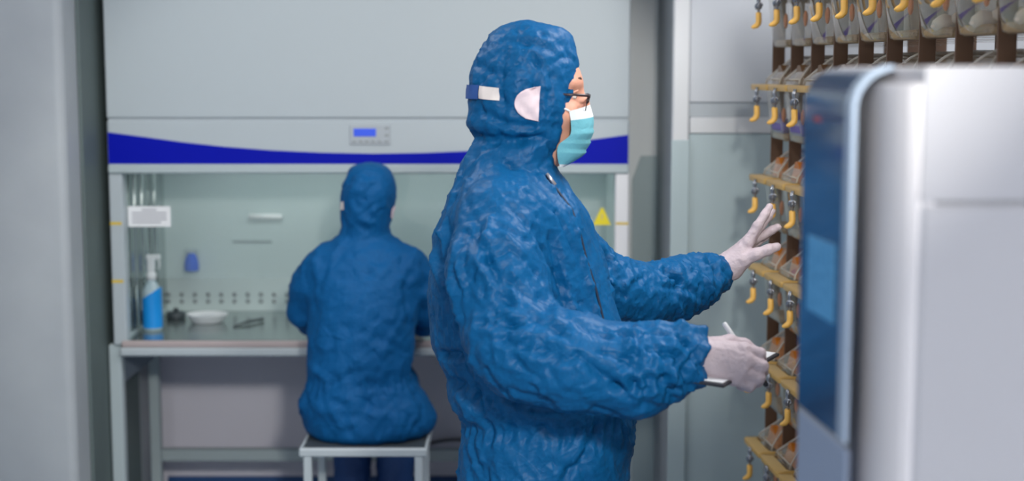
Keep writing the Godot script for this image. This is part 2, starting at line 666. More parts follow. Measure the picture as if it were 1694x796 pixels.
func make_noise() -> void:
	folds = FastNoiseLite.new()
	folds.seed = 7
	folds.noise_type = FastNoiseLite.TYPE_SIMPLEX_SMOOTH
	folds.frequency = 7.0
	folds.fractal_type = FastNoiseLite.FRACTAL_RIDGED
	folds.fractal_octaves = 2
	folds.domain_warp_enabled = true
	folds.domain_warp_amplitude = 0.06
	folds.domain_warp_frequency = 5.0
	crumple = FastNoiseLite.new()
	crumple.seed = 19
	crumple.noise_type = FastNoiseLite.TYPE_SIMPLEX_SMOOTH
	crumple.frequency = 17.0
	crumple.fractal_type = FastNoiseLite.FRACTAL_RIDGED
	crumple.fractal_octaves = 3
	crumple.domain_warp_enabled = true
	crumple.domain_warp_amplitude = 0.03
	crumple.domain_warp_frequency = 9.0
	soft = FastNoiseLite.new()
	soft.seed = 3
	soft.noise_type = FastNoiseLite.TYPE_SIMPLEX_SMOOTH
	soft.frequency = 5.0
	soft.fractal_octaves = 2

var crease_cells := {}

func crease_at(p: Vector3) -> float:
	var key := Vector3i((p * 16.0).floor())
	if not crease_cells.has(key): return 0.0
	var r := 0.0
	for i in crease_cells[key]:
		var c: Array = creases[i]
		var ba: Vector3 = c[1]
		var q: Vector3 = p - c[0]
		var h := clampf(q.dot(ba) * c[4], 0.0, 1.0)
		var w: float = c[2]
		var k := (q - ba * h).length() / w
		if k < 1.0:
			k = 1.0 - k
			r += c[3] * k * k * (2.0 - k) * (minf(1.0, 4.0 * h * (1.0 - h)) if c[5] else 1.0)
	return r

func add_crease(pts: Array, width: float, depth: float, taper := false) -> void:
	width *= 2.2
	for i in pts.size() - 1:
		var ba: Vector3 = pts[i + 1] - pts[i]
		var id := creases.size()
		creases.append([pts[i], ba, width, depth, 1.0 / maxf(ba.length_squared(), 1e-9), taper])
		var steps := int(ba.length() / 0.02) + 1
		for q in steps + 1:
			var p: Vector3 = pts[i] + ba * (q / float(steps))
			var lo := Vector3i(((p - Vector3.ONE * (width + 0.012)) * 16.0).floor())
			var hi := Vector3i(((p + Vector3.ONE * (width + 0.012)) * 16.0).floor())
			for x in range(lo.x, hi.x + 1):
				for y in range(lo.y, hi.y + 1):
					for z in range(lo.z, hi.z + 1):
						var key := Vector3i(x, y, z)
						if not crease_cells.has(key): crease_cells[key] = []
						var l: Array = crease_cells[key]
						if l.size() == 0 or l[l.size() - 1] != id: l.append(id)

func no_creases() -> void:
	creases.clear()
	crease_cells.clear()

# creases strewn over the cloth where rays from the given side meet it; lean = the way they tend to run in the picture plane
func strew(f: Field, r: RandomNumberGenerator, count: int, x0: float, x1: float, y0: float, y1: float, from_z: float, dir_z: float, lean: float, spread: float, ln: Vector2, wd: Vector2, dp: float) -> void:
	for i in count:
		var o := Vector3(r.randf_range(x0, x1), r.randf_range(y0, y1), from_z)
		var p := f.hit(o, Vector3(0, 0, dir_z))
		if absf(p.z - from_z) > 1.2 or f.d(p) > 0.003: continue
		var n := f.normal(p)
		var a := lean + r.randfn(0.0, spread)
		var t := Vector3(cos(a), sin(a), 0.0)
		t = (t - n * t.dot(n)).normalized()
		var l := r.randf_range(ln.x, ln.y)
		var w := r.randf_range(wd.x, wd.y)
		var sgn := -1.0 if r.randf() < 0.6 else 0.8
		var pts := []
		var bend := n.cross(t) * r.randf_range(-0.15, 0.15) * l
		for q in [-0.5, 0.0, 0.5]:
			var g: Vector3 = p + t * l * q + bend * (1.0 - 4.0 * q * q)
			g -= f.normal(g) * f.d(g)
			pts.append(g)
		add_crease(pts, w, sgn * dp * r.randf_range(0.5, 1.0) * (w / wd.y), false)

func fold_standing(p: Vector3, n: Vector3) -> float:
	var far := smoothstep(0.16, 0.24, p.x) * smoothstep(-3.02, -3.12, p.z)
	var near := smoothstep(-2.86, -2.8, p.z) * smoothstep(0.98, 1.02, p.y) * (1.0 - smoothstep(1.42, 1.46, p.y))
	var hood := smoothstep(1.47, 1.52, p.y)
	var q := p
	var r := 0.0
	if far > 0.01:
		r += far * (0.006 * crumple.get_noise_3d(p.x * 1.5, p.y * 1.1, p.z * 1.2) + 0.005 * folds.get_noise_3d(p.x * 2.2, p.y * 1.4, p.z))
	var body := 1.0 - far
	if body > 0.01:
		# long slanting folds on the torso, cross folds on the sleeve, small crumples everywhere
		r += body * (1.0 - hood) * (1.0 - near) * (0.007 * folds.get_noise_3d(q.x * 1.5 + q.y * 0.4, q.y * 0.5, q.z * 0.9) + 0.0018 * crumple.get_noise_3d(q.x, q.y * 0.8, q.z))
		r += body * near * (0.006 * folds.get_noise_3d(q.x * 0.8 - q.y * 0.9, q.y * 1.0 + q.x * 0.5, q.z) + 0.0018 * crumple.get_noise_3d(q.x * 0.9 + q.y * 0.5, q.y * 0.8, q.z))
		r += body * hood * (0.003 * crumple.get_noise_3d(q.x * 0.9, q.y * 1.1, q.z) + 0.003 * folds.get_noise_3d(q.x * 1.4, q.y * 2.0, q.z))
	# gathers at the waist elastic
	var ang := atan2(p.z + 3.0, p.x - 0.07)
	r += 0.0035 * sin(ang * 44.0 + 3.0 * soft.get_noise_3d(p.x * 3.0, p.y * 3.0, p.z * 3.0)) * exp(-pow((p.y - 0.95) / 0.03, 2.0)) * (1.0 - near)
	return r + crease_at(p)

func fold_seated(p: Vector3, n: Vector3) -> float:
	var hood := smoothstep(1.13, 1.17, p.y)
	var r := (1.0 - hood) * (0.006 * folds.get_noise_3d(p.x * 1.2, p.y * 1.0, p.z) + 0.0025 * crumple.get_noise_3d(p.x, p.y, p.z))
	r += hood * 0.004 * crumple.get_noise_3d(p.x, p.y * 1.3, p.z)
	var ang := atan2(p.z + 4.6, p.x + 0.48)
	r += 0.004 * sin(ang * 40.0) * exp(-pow((p.y - 0.69) / 0.025, 2.0))
	return r + crease_at(p)

# ------------------------------------------------------------------ start
func _ready() -> void:
	rng.seed = 4242
	# camera: a short telephoto look, tilted a little down, wide open
	var cam := Camera3D.new()
	cam.name = "camera"
	add_child(cam)
	cam.position = Vector3(0, 1.68, 0)
	cam.rotation.x = -atan(282.0 / 2400.0)
	cam.fov = rad_to_deg(2.0 * atan(398.0 / 2400.0))
	var ca := CameraAttributesPhysical.new()
	ca.frustum_focal_length = 24.0 * 2400.0 / 796.0
	ca.frustum_focus_distance = 3.2
	ca.exposure_aperture = 3.0
	cam.attributes = ca
	cam.fov = rad_to_deg(2.0 * atan(398.0 / 2400.0))
	var we := WorldEnvironment.new()
	we.name = "environment"
	var env := Environment.new()
	env.background_mode = Environment.BG_COLOR
	env.background_color = Color(0, 0, 0)
	env.tonemap_mode = Environment.TONE_MAPPER_LINEAR
	env.tonemap_exposure = 1.0
	env.sdfgi_enabled = true
	env.ssao_enabled = true
	env.ssil_enabled = true
	we.environment = env
	add_child(we)
	make_materials()
	make_noise()
	make_lamps()
	make_room()
	make_bench()
	make_standing()
	make_seated()
	make_board()
	make_stool()
	make_rack()
	make_instrument()
	make_bench_things()

func area(called: String, parent: Node3D, at: Vector3, look: Vector3, size: Vector2, energy: float, color: Color) -> void:
	var l := AreaLight3D.new()
	l.name = called
	l.area_size = size
	l.light_energy = energy
	l.light_color = color
	l.area_range = 12.0
	l.shadow_enabled = true
	parent.add_child(l)
	var up := Vector3.UP if absf((look - at).normalized().y) < 0.95 else Vector3.RIGHT
	l.look_at_from_position(at, look, up)

func make_lamps() -> void:
	# the flood lamp high up beside the camera throws the hard shadows
	var at := Vector3(0.46, 2.45, 0.05)
	var look := Vector3(-0.25, 1.22, -4.0)
	var t := thing("flood_lamp", "square black flood lamp hanging from the ceiling on a rod", "lamp", at)
	var bas := Basis.looking_at(look - at, Vector3.UP)
	var st := new_st()
	add_box(st, at - bas * Vector3(0, 0, -0.045), Vector3(0.34, 0.34, 0.06), 0.012, bas)
	part("housing", done(st), M.black, t)
	st = new_st()
	add_box(st, at - bas * Vector3(0, 0, -0.012), Vector3(0.28, 0.28, 0.006), 0.001, bas)
	part("lamp_face", done(st), M.lamp_face, t)
	part("rod", tube([at + Vector3(0, 0.05, 0.05), Vector3(at.x, 2.75, at.z + 0.05)], [0.01]), M.black, t)
	var l := SpotLight3D.new()
	l.name = "flood_light"
	l.light_energy = 6.5
	l.light_color = Color(1.0, 0.985, 0.95)
	l.light_size = 0.13
	l.spot_angle = 15.2
	l.spot_angle_attenuation = 0.22
	l.spot_range = 14.0
	l.spot_attenuation = 2.0
	l.shadow_enabled = true
	t.add_child(l)
	l.look_at_from_position(at + bas * Vector3(0, 0, -0.01), look, Vector3.UP)
	# ceiling panels; the two behind the camera are added as frontal fill
	var n := 0
	for c in [Vector3(-0.9, 2.75, 0.6), Vector3(-1.0, 2.75, -3.4), Vector3(1.05, 2.75, -3.1), Vector3(0.8, 2.75, 0.9)]:
		var p := thing("ceiling_light", ["added fill light panel flush in the ceiling before the left wall", "flush ceiling light panel before the clean bench", "flush ceiling light panel over the cage rack", "added fill light panel in the ceiling on the front wall side of the instrument"][n], "light", c, "ceiling light panels")
		n += 1
		var fr := new_st()
		for s in [-1.0, 1.0]:
			add_box(fr, c + Vector3(s * 0.31, -0.008, 0), Vector3(0.02, 0.03, 1.24), 0.003)
			add_box(fr, c + Vector3(0, -0.008, s * 0.61), Vector3(0.6, 0.03, 0.02), 0.003)
		part("frame", done(fr), M.panel_white, p)
		part("diffuser", slab(c.x - 0.3, c.x + 0.3, 2.742, 2.748, c.z - 0.6, c.z + 0.6, 0.001), M.lamp_face, p)
		area("panel_light", p, Vector3.ZERO, Vector3.DOWN, Vector2(0.6, 1.2), [4.2, 1.5, 3.8, 5.2][n - 1], Color(1.0, 0.985, 0.985))
		var pl: AreaLight3D = p.get_child(p.get_child_count() - 1)
		pl.look_at_from_position(c - Vector3(0, 0.012, 0), c - Vector3(0, 1, 0), Vector3(0, 0, -1))

func make_room() -> void:
	struct("floor", slab(-2.3, 2.3, -0.1, 0.0, -6.0, 2.1, 0.0), M.floor_vinyl, "blue-grey vinyl floor")
	struct("ceiling", slab(-2.3, 2.3, 2.75, 2.85, -6.0, 2.1, 0.0), M.ceiling_tile, "white ceiling")
	struct("wall_back", slab(-2.3, 2.3, 0, 2.75, -5.78, -5.68, 0.0), M.lower_wall, "pale grey back wall behind the clean bench")
	struct("wall_left", slab(-2.2, -2.1, 0, 2.75, -5.68, 2.0, 0.0), M.wall_paint, "pale grey left wall")
	struct("wall_right", slab(1.75, 1.85, 0, 2.75, -5.68, 2.0, 0.0), M.panel_white, "white wall behind the rack")
	struct("wall_front", slab(-2.1, 1.75, 0, 2.75, 1.9, 2.0, 0.0), M.wall_paint, "pale wall behind the camera")
	struct("baseboard_back", slab(-1.38, 0.5, 0, 0.06, -5.68, -5.665, 0.003), M.baseboard_blue, "blue skirting along the back wall")
	# left pier beside the bench
	var pier := new_st()
	var poly := PackedVector2Array([Vector2(-2.1, 4.55), Vector2(-1.43, 4.55)])
	for i in 7:
		var a := PI / 2 * i / 6
		poly.append(Vector2(-1.43 + 0.03 * sin(a), 4.58 - 0.03 * cos(a)))
	poly.append(Vector2(-1.40, 5.68))
	poly.append(Vector2(-2.1, 5.68))
	add_prism(pier, poly, Vector3.ZERO, Vector3.RIGHT, Vector3(0, 0, -1), Vector3.UP, 0.0, 2.75)
	struct("wall_pier", done(pier), M.wall_paint, "pale grey wall pier left of the bench")
	struct("shade_strip_2", slab(-1.4, -1.388, 0, 2.75, -5.3, -4.70, 0.002), M.shade_dark, "dark strip painting the shade between pier and bench")  # painted shade: darkens the pier side next to the bench
	# right: a recessed strip beside the bench and a partition that comes forward
	struct("wall_recess", slab(0.41, 0.52, 0, 2.75, -5.68, -5.2, 0.002), M.wall_strip, "narrow pale wall strip right of the bench")
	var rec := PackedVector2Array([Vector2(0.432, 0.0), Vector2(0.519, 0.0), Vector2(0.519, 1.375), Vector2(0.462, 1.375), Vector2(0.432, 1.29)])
	struct("shade_panel_1", prism(rec, Vector3.ZERO, Vector3.RIGHT, Vector3.UP, Vector3(0, 0, -1), 5.18, 5.2), M.shade_green_grey, "grey-green sheet painting a shadow on the narrow strip")  # cast shadow built as a coloured sheet with a slanted corner
	struct("wall_partition", slab(0.52, 1.75, 0, 2.75, -5.68, -4.62, 0.004), M.wall_paint, "partition that stands forward beside the bench")
	var dr := Node3D.new()
	dr.name = "door_1"
	add_child(dr)
	tag(dr, "pale door with a white upper panel and a shadow painted grey-green on its lower part", "", "", "structure")
	part("stile", slab(0.506, 0.56, 0, 2.75, -4.62, -4.595, 0.006), M.panel_white, dr)
	part("upper_panel", slab(0.56, 1.7, 1.578, 2.75, -4.62, -4.604, 0.003), M.door_upper, dr)
	part("rail", slab(0.56, 1.7, 1.532, 1.578, -4.62, -4.61, 0.002), M.panel_rail, dr)
	part("white_strip", slab(0.562, 1.7, 1.48, 1.532, -4.62, -4.60, 0.004), M.panel_white, dr)
	part("panel_shade", slab(0.56, 1.7, 0.0, 1.48, -4.62, -4.606, 0.003), M.shade_green_grey, dr)  # shadow over the lower door, painted as a grey-green panel
	part("stile_shade", slab(0.504, 0.56, 0.0, 1.46, -4.594, -4.59, 0.001), M.shade_green_grey, dr)  # same painted shadow carried over the stile

# ------------------------------------------------------------------ clean bench
func make_bench() -> void:
	var t := thing("clean_bench", "wide pale laminar flow bench with a curved blue band across its hood", "clean bench", Vector3(-0.48, 0, -5.2))
	part("upper_hood", slab(-1.362, 0.395, 1.52, 2.3, -5.62, -4.885, 0.004), M.bench_white, t)
	part("fascia", slab(-1.362, 0.395, 1.335, 1.514, -5.0, -4.885, 0.006), M.bench_white, t)
	part("seam", slab(-1.358, 0.391, 1.512, 1.522, -5.0, -4.892, 0.0), M.panel_rail, t)
	# blue band: swept curve
	var top := [Vector2(-1.3585, 1.4724), Vector2(-1.2324, 1.4562), Vector2(-1.1111, 1.4395), Vector2(-0.9692, 1.4240), Vector2(-0.8069, 1.4115), Vector2(-0.6444, 1.4040), Vector2(-0.4615, 1.4005), Vector2(-0.2988, 1.4030), Vector2(-0.1362, 1.4095), Vector2(0.1077, 1.4290), Vector2(0.25, 1.4450), Vector2(0.391, 1.4640)]
	var poly := PackedVector2Array()
	for p in top: poly.append(p)
	poly.append(Vector2(0.391, 1.366))
	poly.append(Vector2(-1.3585, 1.366))
	part("blue_band", prism(poly, Vector3.ZERO, Vector3.RIGHT, Vector3.UP, Vector3(0, 0, 1), -4.8855, -4.8835), M.bench_band, t)
	part("lip", slab(-1.362, 0.395, 1.333, 1.363, -4.895, -4.879, 0.005), M.bench_frame, t)
	# control panel
	var cp := part("control_panel", slab(-0.546, -0.408, 1.430, 1.497, -4.886, -4.881, 0.002), M.panel_rail, t)
	bare(cp, "display", slab(-0.532, -0.457, 1.4585, 1.485, -4.882, -4.879, 0.001), M.display_blue)
	for i in 6:
		bare(cp, "button", lathe(Vector3(-0.53 + i * 0.0215, 1.439, -4.8805), [Vector2(0, 0.0), Vector2(0.006, 0.0), Vector2(0.006, 0.008), Vector2(0, 0.008)], 10, Vector3(1, 0.8, 0.3)), M.plastic_grey)
	for i in 2:
		bare(cp, "indicator", slab(-0.427, -0.414, 1.482 - i * 0.024, 1.491 - i * 0.024, -4.8815, -4.8795, 0.001), M.plastic_grey)
	# frame
	part("front_post", slab(-1.362, -1.316, 0.745, 1.333, -4.94, -4.886, 0.004), M.bench_white, t)
	part("front_post", slab(0.349, 0.395, 0.745, 1.333, -4.94, -4.886, 0.004), M.plastic_white, t)
	for y in [1.164, 0.966]:
		part("height_mark", slab(-1.361, -1.322, y - 0.005, y + 0.005, -4.8865, -4.8855, 0.0), M.yellow_mark, t)
		part("height_mark", slab(0.351, 0.394, y - 0.004, y + 0.004, -4.8865, -4.8855, 0.0), M.yellow_mark, t)
	part("side_wall", slab(-1.362, -1.326, 0.76, 1.52, -5.62, -4.94, 0.002), M.bench_inside, t)
	part("side_wall", slab(0.359, 0.395, 0.76, 1.52, -5.62, -4.94, 0.002), M.bench_inside, t)
	part("side_lining", slab(-1.326, -1.3225, 0.775, 1.33, -5.49, -4.945, 0.001), M.stainless, t)
	part("side_lining", slab(0.3555, 0.359, 0.775, 1.33, -5.49, -4.945, 0.001), M.bench_inside, t)
	for z in [-5.02, -5.12, -5.3]:
		part("side_rail", tube([Vector3(-1.312, 0.78, z), Vector3(-1.312, 1.52, z)], [0.007]), M.stainless, t)
	var bw := part("back_lining", slab(-1.326, 0.359, 0.76, 1.52, -5.62, -5.5, 0.002), M.bench_inside, t)
	for r in 2:
		for i in 34:
			var o := part("vent_hole", lathe(Vector3(0, 0, 0), [Vector2(0, -0.003), Vector2(0.0085, -0.003), Vector2(0.0085, 0.003), Vector2(0, 0.003)], 10), M.plastic_grey, t)
			o.transform = Transform3D(Basis(Vector3.RIGHT, PI / 2), Vector3(-1.315 + i * 0.0505, 0.826 - r * 0.026, -5.4995) - t.get_meta("at"))
	part("slot", slab(-1.066, -0.916, 1.025, 1.034, -5.501, -5.496, 0.001), M.plastic_grey, t)
	part("reflection_bar", tube([Vector3(-1.0, 1.127, -5.49), Vector3(-0.874, 1.127, -5.49)], [0.010], 12), M.reflection_white, t)  # white bar in place of a lamp reflection in the glass
	var kn := part("valve", slab(-1.242, -1.196, 0.985, 1.005, -5.5, -5.47, 0.003), M.bench_white, t)
	part("valve_knob", lathe(Vector3(-1.218, 0.922, -5.465), [Vector2(0, 0), Vector2(0.026, 0.0), Vector2(0.028, 0.006), Vector2(0.027, 0.03), Vector2(0.021, 0.055), Vector2(0.012, 0.066), Vector2(0, 0.068)], 20), M.knob_blue, t)
	part("glass_sash", slab(-1.316, 0.349, 0.97, 1.335, -4.947, -4.942, 0.0), M.sash_glass, t)
	# the bench's own lamp behind the fascia
	var lt := part("lamp_fitting", slab(-1.2, 0.24, 1.495, 1.515, -5.24, -5.16, 0.003), M.plastic_white, t)
	part("lamp_diffuser", slab(-1.19, 0.23, 1.491, 1.495, -5.23, -5.17, 0.001), M.lamp_face, t)
	area("bench_light", t, Vector3.ZERO, Vector3.DOWN, Vector2(1.4, 0.06), 0.2, Color(0.93, 1.0, 0.98))
	var bl: AreaLight3D = t.get_child(t.get_child_count() - 1)
	bl.look_at_from_position(Vector3(-0.48, 1.488, -5.2), Vector3(-0.48, 0.7, -5.22), Vector3(0, 0, -1))
	# notices on the glass
	var no := part("notice", slab(-1.314, -1.168, 1.147, 1.217, -4.9415, -4.9395, 0.0005), M.paper, t)
	for i in 5:
		var w := 0.05 if i == 0 else 0.118
		var o := MeshInstance3D.new()
		o.name = "text_line"
		o.mesh = slab(-1.241 - w / 2, -1.241 + w / 2 - (0.02 if i == 4 else 0.0), 1.203 - i * 0.0108, 1.2075 - i * 0.0108, -4.9396, -4.9392, 0.0)
		o.material_override = M.text_grey
		no.add_child(o, true)
	var tr := PackedVector2Array([Vector2(0.277, 1.153), Vector2(0.339, 1.153), Vector2(0.312, 1.211), Vector2(0.304, 1.211)])
	var wl := part("warning_label", prism(tr, Vector3.ZERO, Vector3.RIGHT, Vector3.UP, Vector3(0, 0, 1), -4.9415, -4.940), M.warning_yellow, t)
	wl.set_meta("label", "yellow triangular warning label")
	part("warning_mark", slab(0.3065, 0.3095, 1.172, 1.193, -4.9402, -4.9398, 0.0), M.edge_trim, t)
	# work surface and stand
	part("worktop", slab(-1.335, 0.37, 0.742, 0.762, -5.5, -4.888, 0.004), M.stainless, t)
	part("worktop_edge", slab(-1.334, 0.369, 0.738, 0.761, -4.89, -4.878, 0.004), M.edge_trim, t)
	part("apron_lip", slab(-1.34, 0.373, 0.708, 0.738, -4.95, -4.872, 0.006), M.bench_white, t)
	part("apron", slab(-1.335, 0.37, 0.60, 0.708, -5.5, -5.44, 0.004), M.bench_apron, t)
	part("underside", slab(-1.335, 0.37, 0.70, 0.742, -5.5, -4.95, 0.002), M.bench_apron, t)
	part("front_leg", slab(-1.384, -1.340, 0, 0.745, -4.94, -4.895, 0.005), M.bench_frame, t)
	part("front_leg", slab(0.373, 0.417, 0, 0.745, -4.94, -4.895, 0.005), M.bench_frame, t)
	part("rear_leg", slab(-1.375, -1.335, 0, 0.70, -5.42, -5.38, 0.004), M.bench_frame, t)
	part("rear_leg", slab(0.37, 0.41, 0, 0.70, -5.42, -5.38, 0.004), M.bench_frame, t)
	part("cross_bar", slab(-1.335, 0.37, 0.20, 0.247, -5.42, -5.385, 0.004), M.bench_frame, t)
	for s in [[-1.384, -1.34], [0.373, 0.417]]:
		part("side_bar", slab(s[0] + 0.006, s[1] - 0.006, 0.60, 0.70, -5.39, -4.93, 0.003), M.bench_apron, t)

# ------------------------------------------------------------------ standing technician
var body: Field

func wrap_patch(f: Field, axis: Vector2, outline: Array, lift: float, mover: Callable, bow := 1.0) -> ArrayMesh:
	# outline: [angle, height] corners of a grid (rows), cast from outside towards the axis onto the cloth
	var rows := []
	for r in outline:
		var row := []
		for q in r:
			var dir := Vector3(cos(q[0]), 0, sin(q[0]))
			var from: Vector3 = Vector3(axis.x, q[1], axis.y) + dir * 0.35
			var p := f.hit(from, -dir)
			var n := f.normal(p)
			row.append(p + n * (float(mover.call(p, n)) + lift))
		rows.append(row)
	var c: Vector3 = Vector3(axis.x, outline[0][0][1], axis.y)
	return sheet(rows, c)

func make_standing() -> void:
	var t := thing("person", "person standing in blue hooded coverall with glasses and mask, reaching out a hand", "person", Vector3(0.06, 0, -3.0))
	var f := Field.new()
	body = f
	f.loft([[0.66, 0.05, 0.15, -3.0, 0.175], [0.74, 0.06, 0.170, -3.0, 0.19], [0.813, 0.069, 0.178, -3.0, 0.178], [0.86, 0.070, 0.177, -3.0, 0.178], [0.91, 0.074, 0.180, -3.0, 0.178], [0.945, 0.075, 0.180, -3.0, 0.172], [0.958, 0.073, 0.182, -3.0, 0.168], [0.989, 0.061, 0.194, -3.0, 0.178], [1.043, 0.056, 0.193, -3.0, 0.178], [1.106, 0.037, 0.203, -3.0, 0.178], [1.164, 0.027, 0.199, -3.0, 0.178], [1.222, 0.018, 0.19, -3.0, 0.178], [1.27, 0.015, 0.18, -3.0, 0.178], [1.336, 0.006, 0.165, -3.0, 0.178], [1.38, 0.004, 0.152, -3.0, 0.172], [1.41, 0.001, 0.134, -3.0, 0.17], [1.446, -0.004, 0.114, -3.0, 0.135], [1.479, -0.008, 0.098, -3.0, 0.105], [1.5, -0.006, 0.091, -3.0, 0.09], [1.521, 0.002, 0.083, -3.0, 0.082], [1.55, 0.01, 0.074, -3.0, 0.072], [1.57, 0.012, 0.05, -3.0, 0.05]], 0.02)
	f.loft([[1.47, 0.004, 0.055, -3.0, 0.06], [1.484, 0.008, 0.08, -3.0, 0.074], [1.51, 0.018, 0.09, -3.0, 0.082], [1.537, 0.027, 0.094, -3.0, 0.087], [1.551, 0.024, 0.105, -3.0, 0.092], [1.57, 0.021, 0.113, -3.0, 0.098], [1.598, 0.0255, 0.1125, -3.0, 0.101], [1.622, 0.026, 0.1135, -3.0, 0.102], [1.649, 0.025, 0.113, -3.0, 0.101], [1.673, 0.026, 0.111, -3.0, 0.099], [1.691, 0.029, 0.108, -3.0, 0.096], [1.724, 0.032, 0.097, -3.0, 0.087], [1.746, 0.0365, 0.0855, -3.0, 0.077], [1.759, 0.0385, 0.073, -3.0, 0.064], [1.769, 0.032, 0.054, -3.0, 0.048], [1.775, 0.028, 0.03, -3.0, 0.03], [1.779, 0.028, 0.008, -3.0, 0.01]], 0.018)
	f.cut.append([Vector3(0.1335, 1.6825, -3.0), Vector3(0.9583, -0.2857, 0.0), 0.008])
	# near arm, holding the board
	f.chain([[Vector3(-0.024, 1.385, -2.87), 0.086], [Vector3(-0.03, 1.29, -2.80), 0.09], [Vector3(0.005, 1.175, -2.74), 0.084], [Vector3(0.035, 1.142, -2.72), 0.084], [Vector3(0.117, 1.132, -2.69), 0.085], [Vector3(0.235, 1.118, -2.68), 0.078], [Vector3(0.29, 1.14, -2.68), 0.064], [Vector3(0.327, 1.157, -2.68), 0.046]], 0.035)
	# far arm, reaching for the rack
	f.chain([[Vector3(0.01, 1.38, -3.15), 0.08], [Vector3(0.12, 1.27, -3.19), 0.076], [Vector3(0.2075, 1.192, -3.22), 0.072], [Vector3(0.2935, 1.168, -3.27), 0.069], [Vector3(0.3678, 1.172, -3.32), 0.065], [Vector3(0.425, 1.188, -3.36), 0.056], [Vector3(0.466, 1.198, -3.39), 0.04], [Vector3(0.494, 1.204, -3.414), 0.033]], 0.03)
	# legs and overshoes
	for s in [-1.0, 1.0]:
		f.chain([[Vector3(0.055, 0.76, -3.0 + s * 0.095), 0.115], [Vector3(0.05, 0.48, -3.0 + s * 0.105), 0.09], [Vector3(0.02, 0.12, -3.0 + s * 0.11), 0.075], [Vector3(0.03, 0.062, -3.0 + s * 0.11), 0.06], [Vector3(0.17, 0.05, -3.0 + s * 0.12), 0.046]], 0.03)
	f.floor_y = 0.003
	no_creases()
	# folds the photograph shows: sleeve against chest, elbow bends, forearm, collar
	add_crease([Vector3(-0.01, 1.385, -2.80), Vector3(0.035, 1.37, -2.80), Vector3(0.062, 1.33, -2.80), Vector3(0.078, 1.28, -2.79), Vector3(0.085, 1.235, -2.79)], 0.009, -0.0224)
	add_crease([Vector3(0.0, 1.335, -2.74), Vector3(0.03, 1.30, -2.75), Vector3(0.045, 1.25, -2.74)], 0.012, 0.0096)
	add_crease([Vector3(-0.06, 1.21, -2.68), Vector3(0.0, 1.215, -2.65), Vector3(0.06, 1.205, -2.66)], 0.008, -0.0112)
	add_crease([Vector3(-0.05, 1.165, -2.67), Vector3(0.02, 1.19, -2.64), Vector3(0.085, 1.185, -2.63)], 0.009, 0.0096)
	add_crease([Vector3(0.02, 1.11, -2.645), Vector3(0.08, 1.15, -2.61), Vector3(0.13, 1.16, -2.61)], 0.008, -0.0096)
	add_crease([Vector3(0.0, 1.09, -2.66), Vector3(0.07, 1.075, -2.64), Vector3(0.12, 1.078, -2.63)], 0.008, -0.0096)
	add_crease([Vector3(0.14, 1.145, -2.61), Vector3(0.19, 1.105, -2.60), Vector3(0.255, 1.07, -2.62)], 0.008, -0.0128)
	add_crease([Vector3(0.16, 1.165, -2.62), Vector3(0.21, 1.13, -2.60), Vector3(0.27, 1.10, -2.62)], 0.008, 0.0080)
	add_crease([Vector3(0.03, 1.125, -2.63), Vector3(0.055, 1.09, -2.625)], 0.007, 0.0080)
	# collar and hood seams
	add_crease([Vector3(-0.075, 1.55, -2.97), Vector3(-0.04, 1.537, -2.92), Vector3(0.02, 1.54, -2.91), Vector3(0.06, 1.545, -2.915)], 0.008, -0.0144)
	add_crease([Vector3(-0.07, 1.50, -2.95), Vector3(0.0, 1.49, -2.90), Vector3(0.07, 1.475, -2.91)], 0.007, -0.0080)
	add_crease([Vector3(-0.03, 1.745, -2.93), Vector3(0.03, 1.735, -2.915), Vector3(0.08, 1.72, -2.92)], 0.007, -0.0080)
	add_crease([Vector3(-0.07, 1.69, -2.95), Vector3(-0.03, 1.67, -2.905), Vector3(-0.02, 1.61, -2.90)], 0.007, -0.0064)
	add_crease([Vector3(-0.06, 1.60, -2.93), Vector3(-0.02, 1.575, -2.90), Vector3(0.04, 1.565, -2.90)], 0.007, -0.0096)
	# back of the coverall
	add_crease([Vector3(-0.16, 1.30, -2.95), Vector3(-0.13, 1.22, -2.87), Vector3(-0.10, 1.13, -2.83)], 0.01, 0.0128)
	add_crease([Vector3(-0.15, 1.10, -2.93), Vector3(-0.09, 1.115, -2.83), Vector3(-0.04, 1.11, -2.81)], 0.009, -0.0160)
	add_crease([Vector3(-0.13, 1.05, -2.93), Vector3(-0.07, 1.03, -2.83), Vector3(0.0, 0.985, -2.80)], 0.01, -0.0160)
	add_crease([Vector3(-0.12, 1.02, -2.92), Vector3(-0.06, 0.985, -2.84), Vector3(0.02, 0.965, -2.80)], 0.009, 0.0112)
	add_crease([Vector3(0.08, 0.90, -2.80), Vector3(0.14, 0.87, -2.81), Vector3(0.19, 0.83, -2.84)], 0.008, -0.0096)
	add_crease([Vector3(0.02, 0.90, -2.80), Vector3(0.06, 0.85, -2.80), Vector3(0.12, 0.80, -2.81)], 0.008, 0.0080)
	# zip down the front
	var zp := []
	for q in [[1.468, 0.062], [1.44, 0.058], [1.40, 0.058], [1.355, 0.055], [1.30, 0.05], [1.25, 0.046], [1.20, 0.042], [1.15, 0.04], [1.08, 0.038], [1.0, 0.036]]:
		var dir := Vector3(0.93, 0, 0.36)
		var p := f.hit(Vector3(0.02, q[0], -3.0 + q[1]) + dir * 0.4, -dir)
		var n := f.normal(p)
		zp.append(p)
	var flap := []
	for p in zp: flap.append(p + Vector3(-0.012, 0, 0.012))
	add_crease(flap, 0.006, 0.007)
	add_crease(zp, 0.006, -0.003)
	var r := RandomNumberGenerator.new()
	r.seed = 5150
	var FRONT := -2.3
	# torso: long slanting folds; sleeves: folds across and round the elbow; hood and far sleeve: tight crumples
	strew(f, r, 20, -0.14, 0.2, 1.1, 1.46, FRONT, -1.0, -1.15, 0.25, Vector2(0.12, 0.28), Vector2(0.005, 0.010), 0.013)
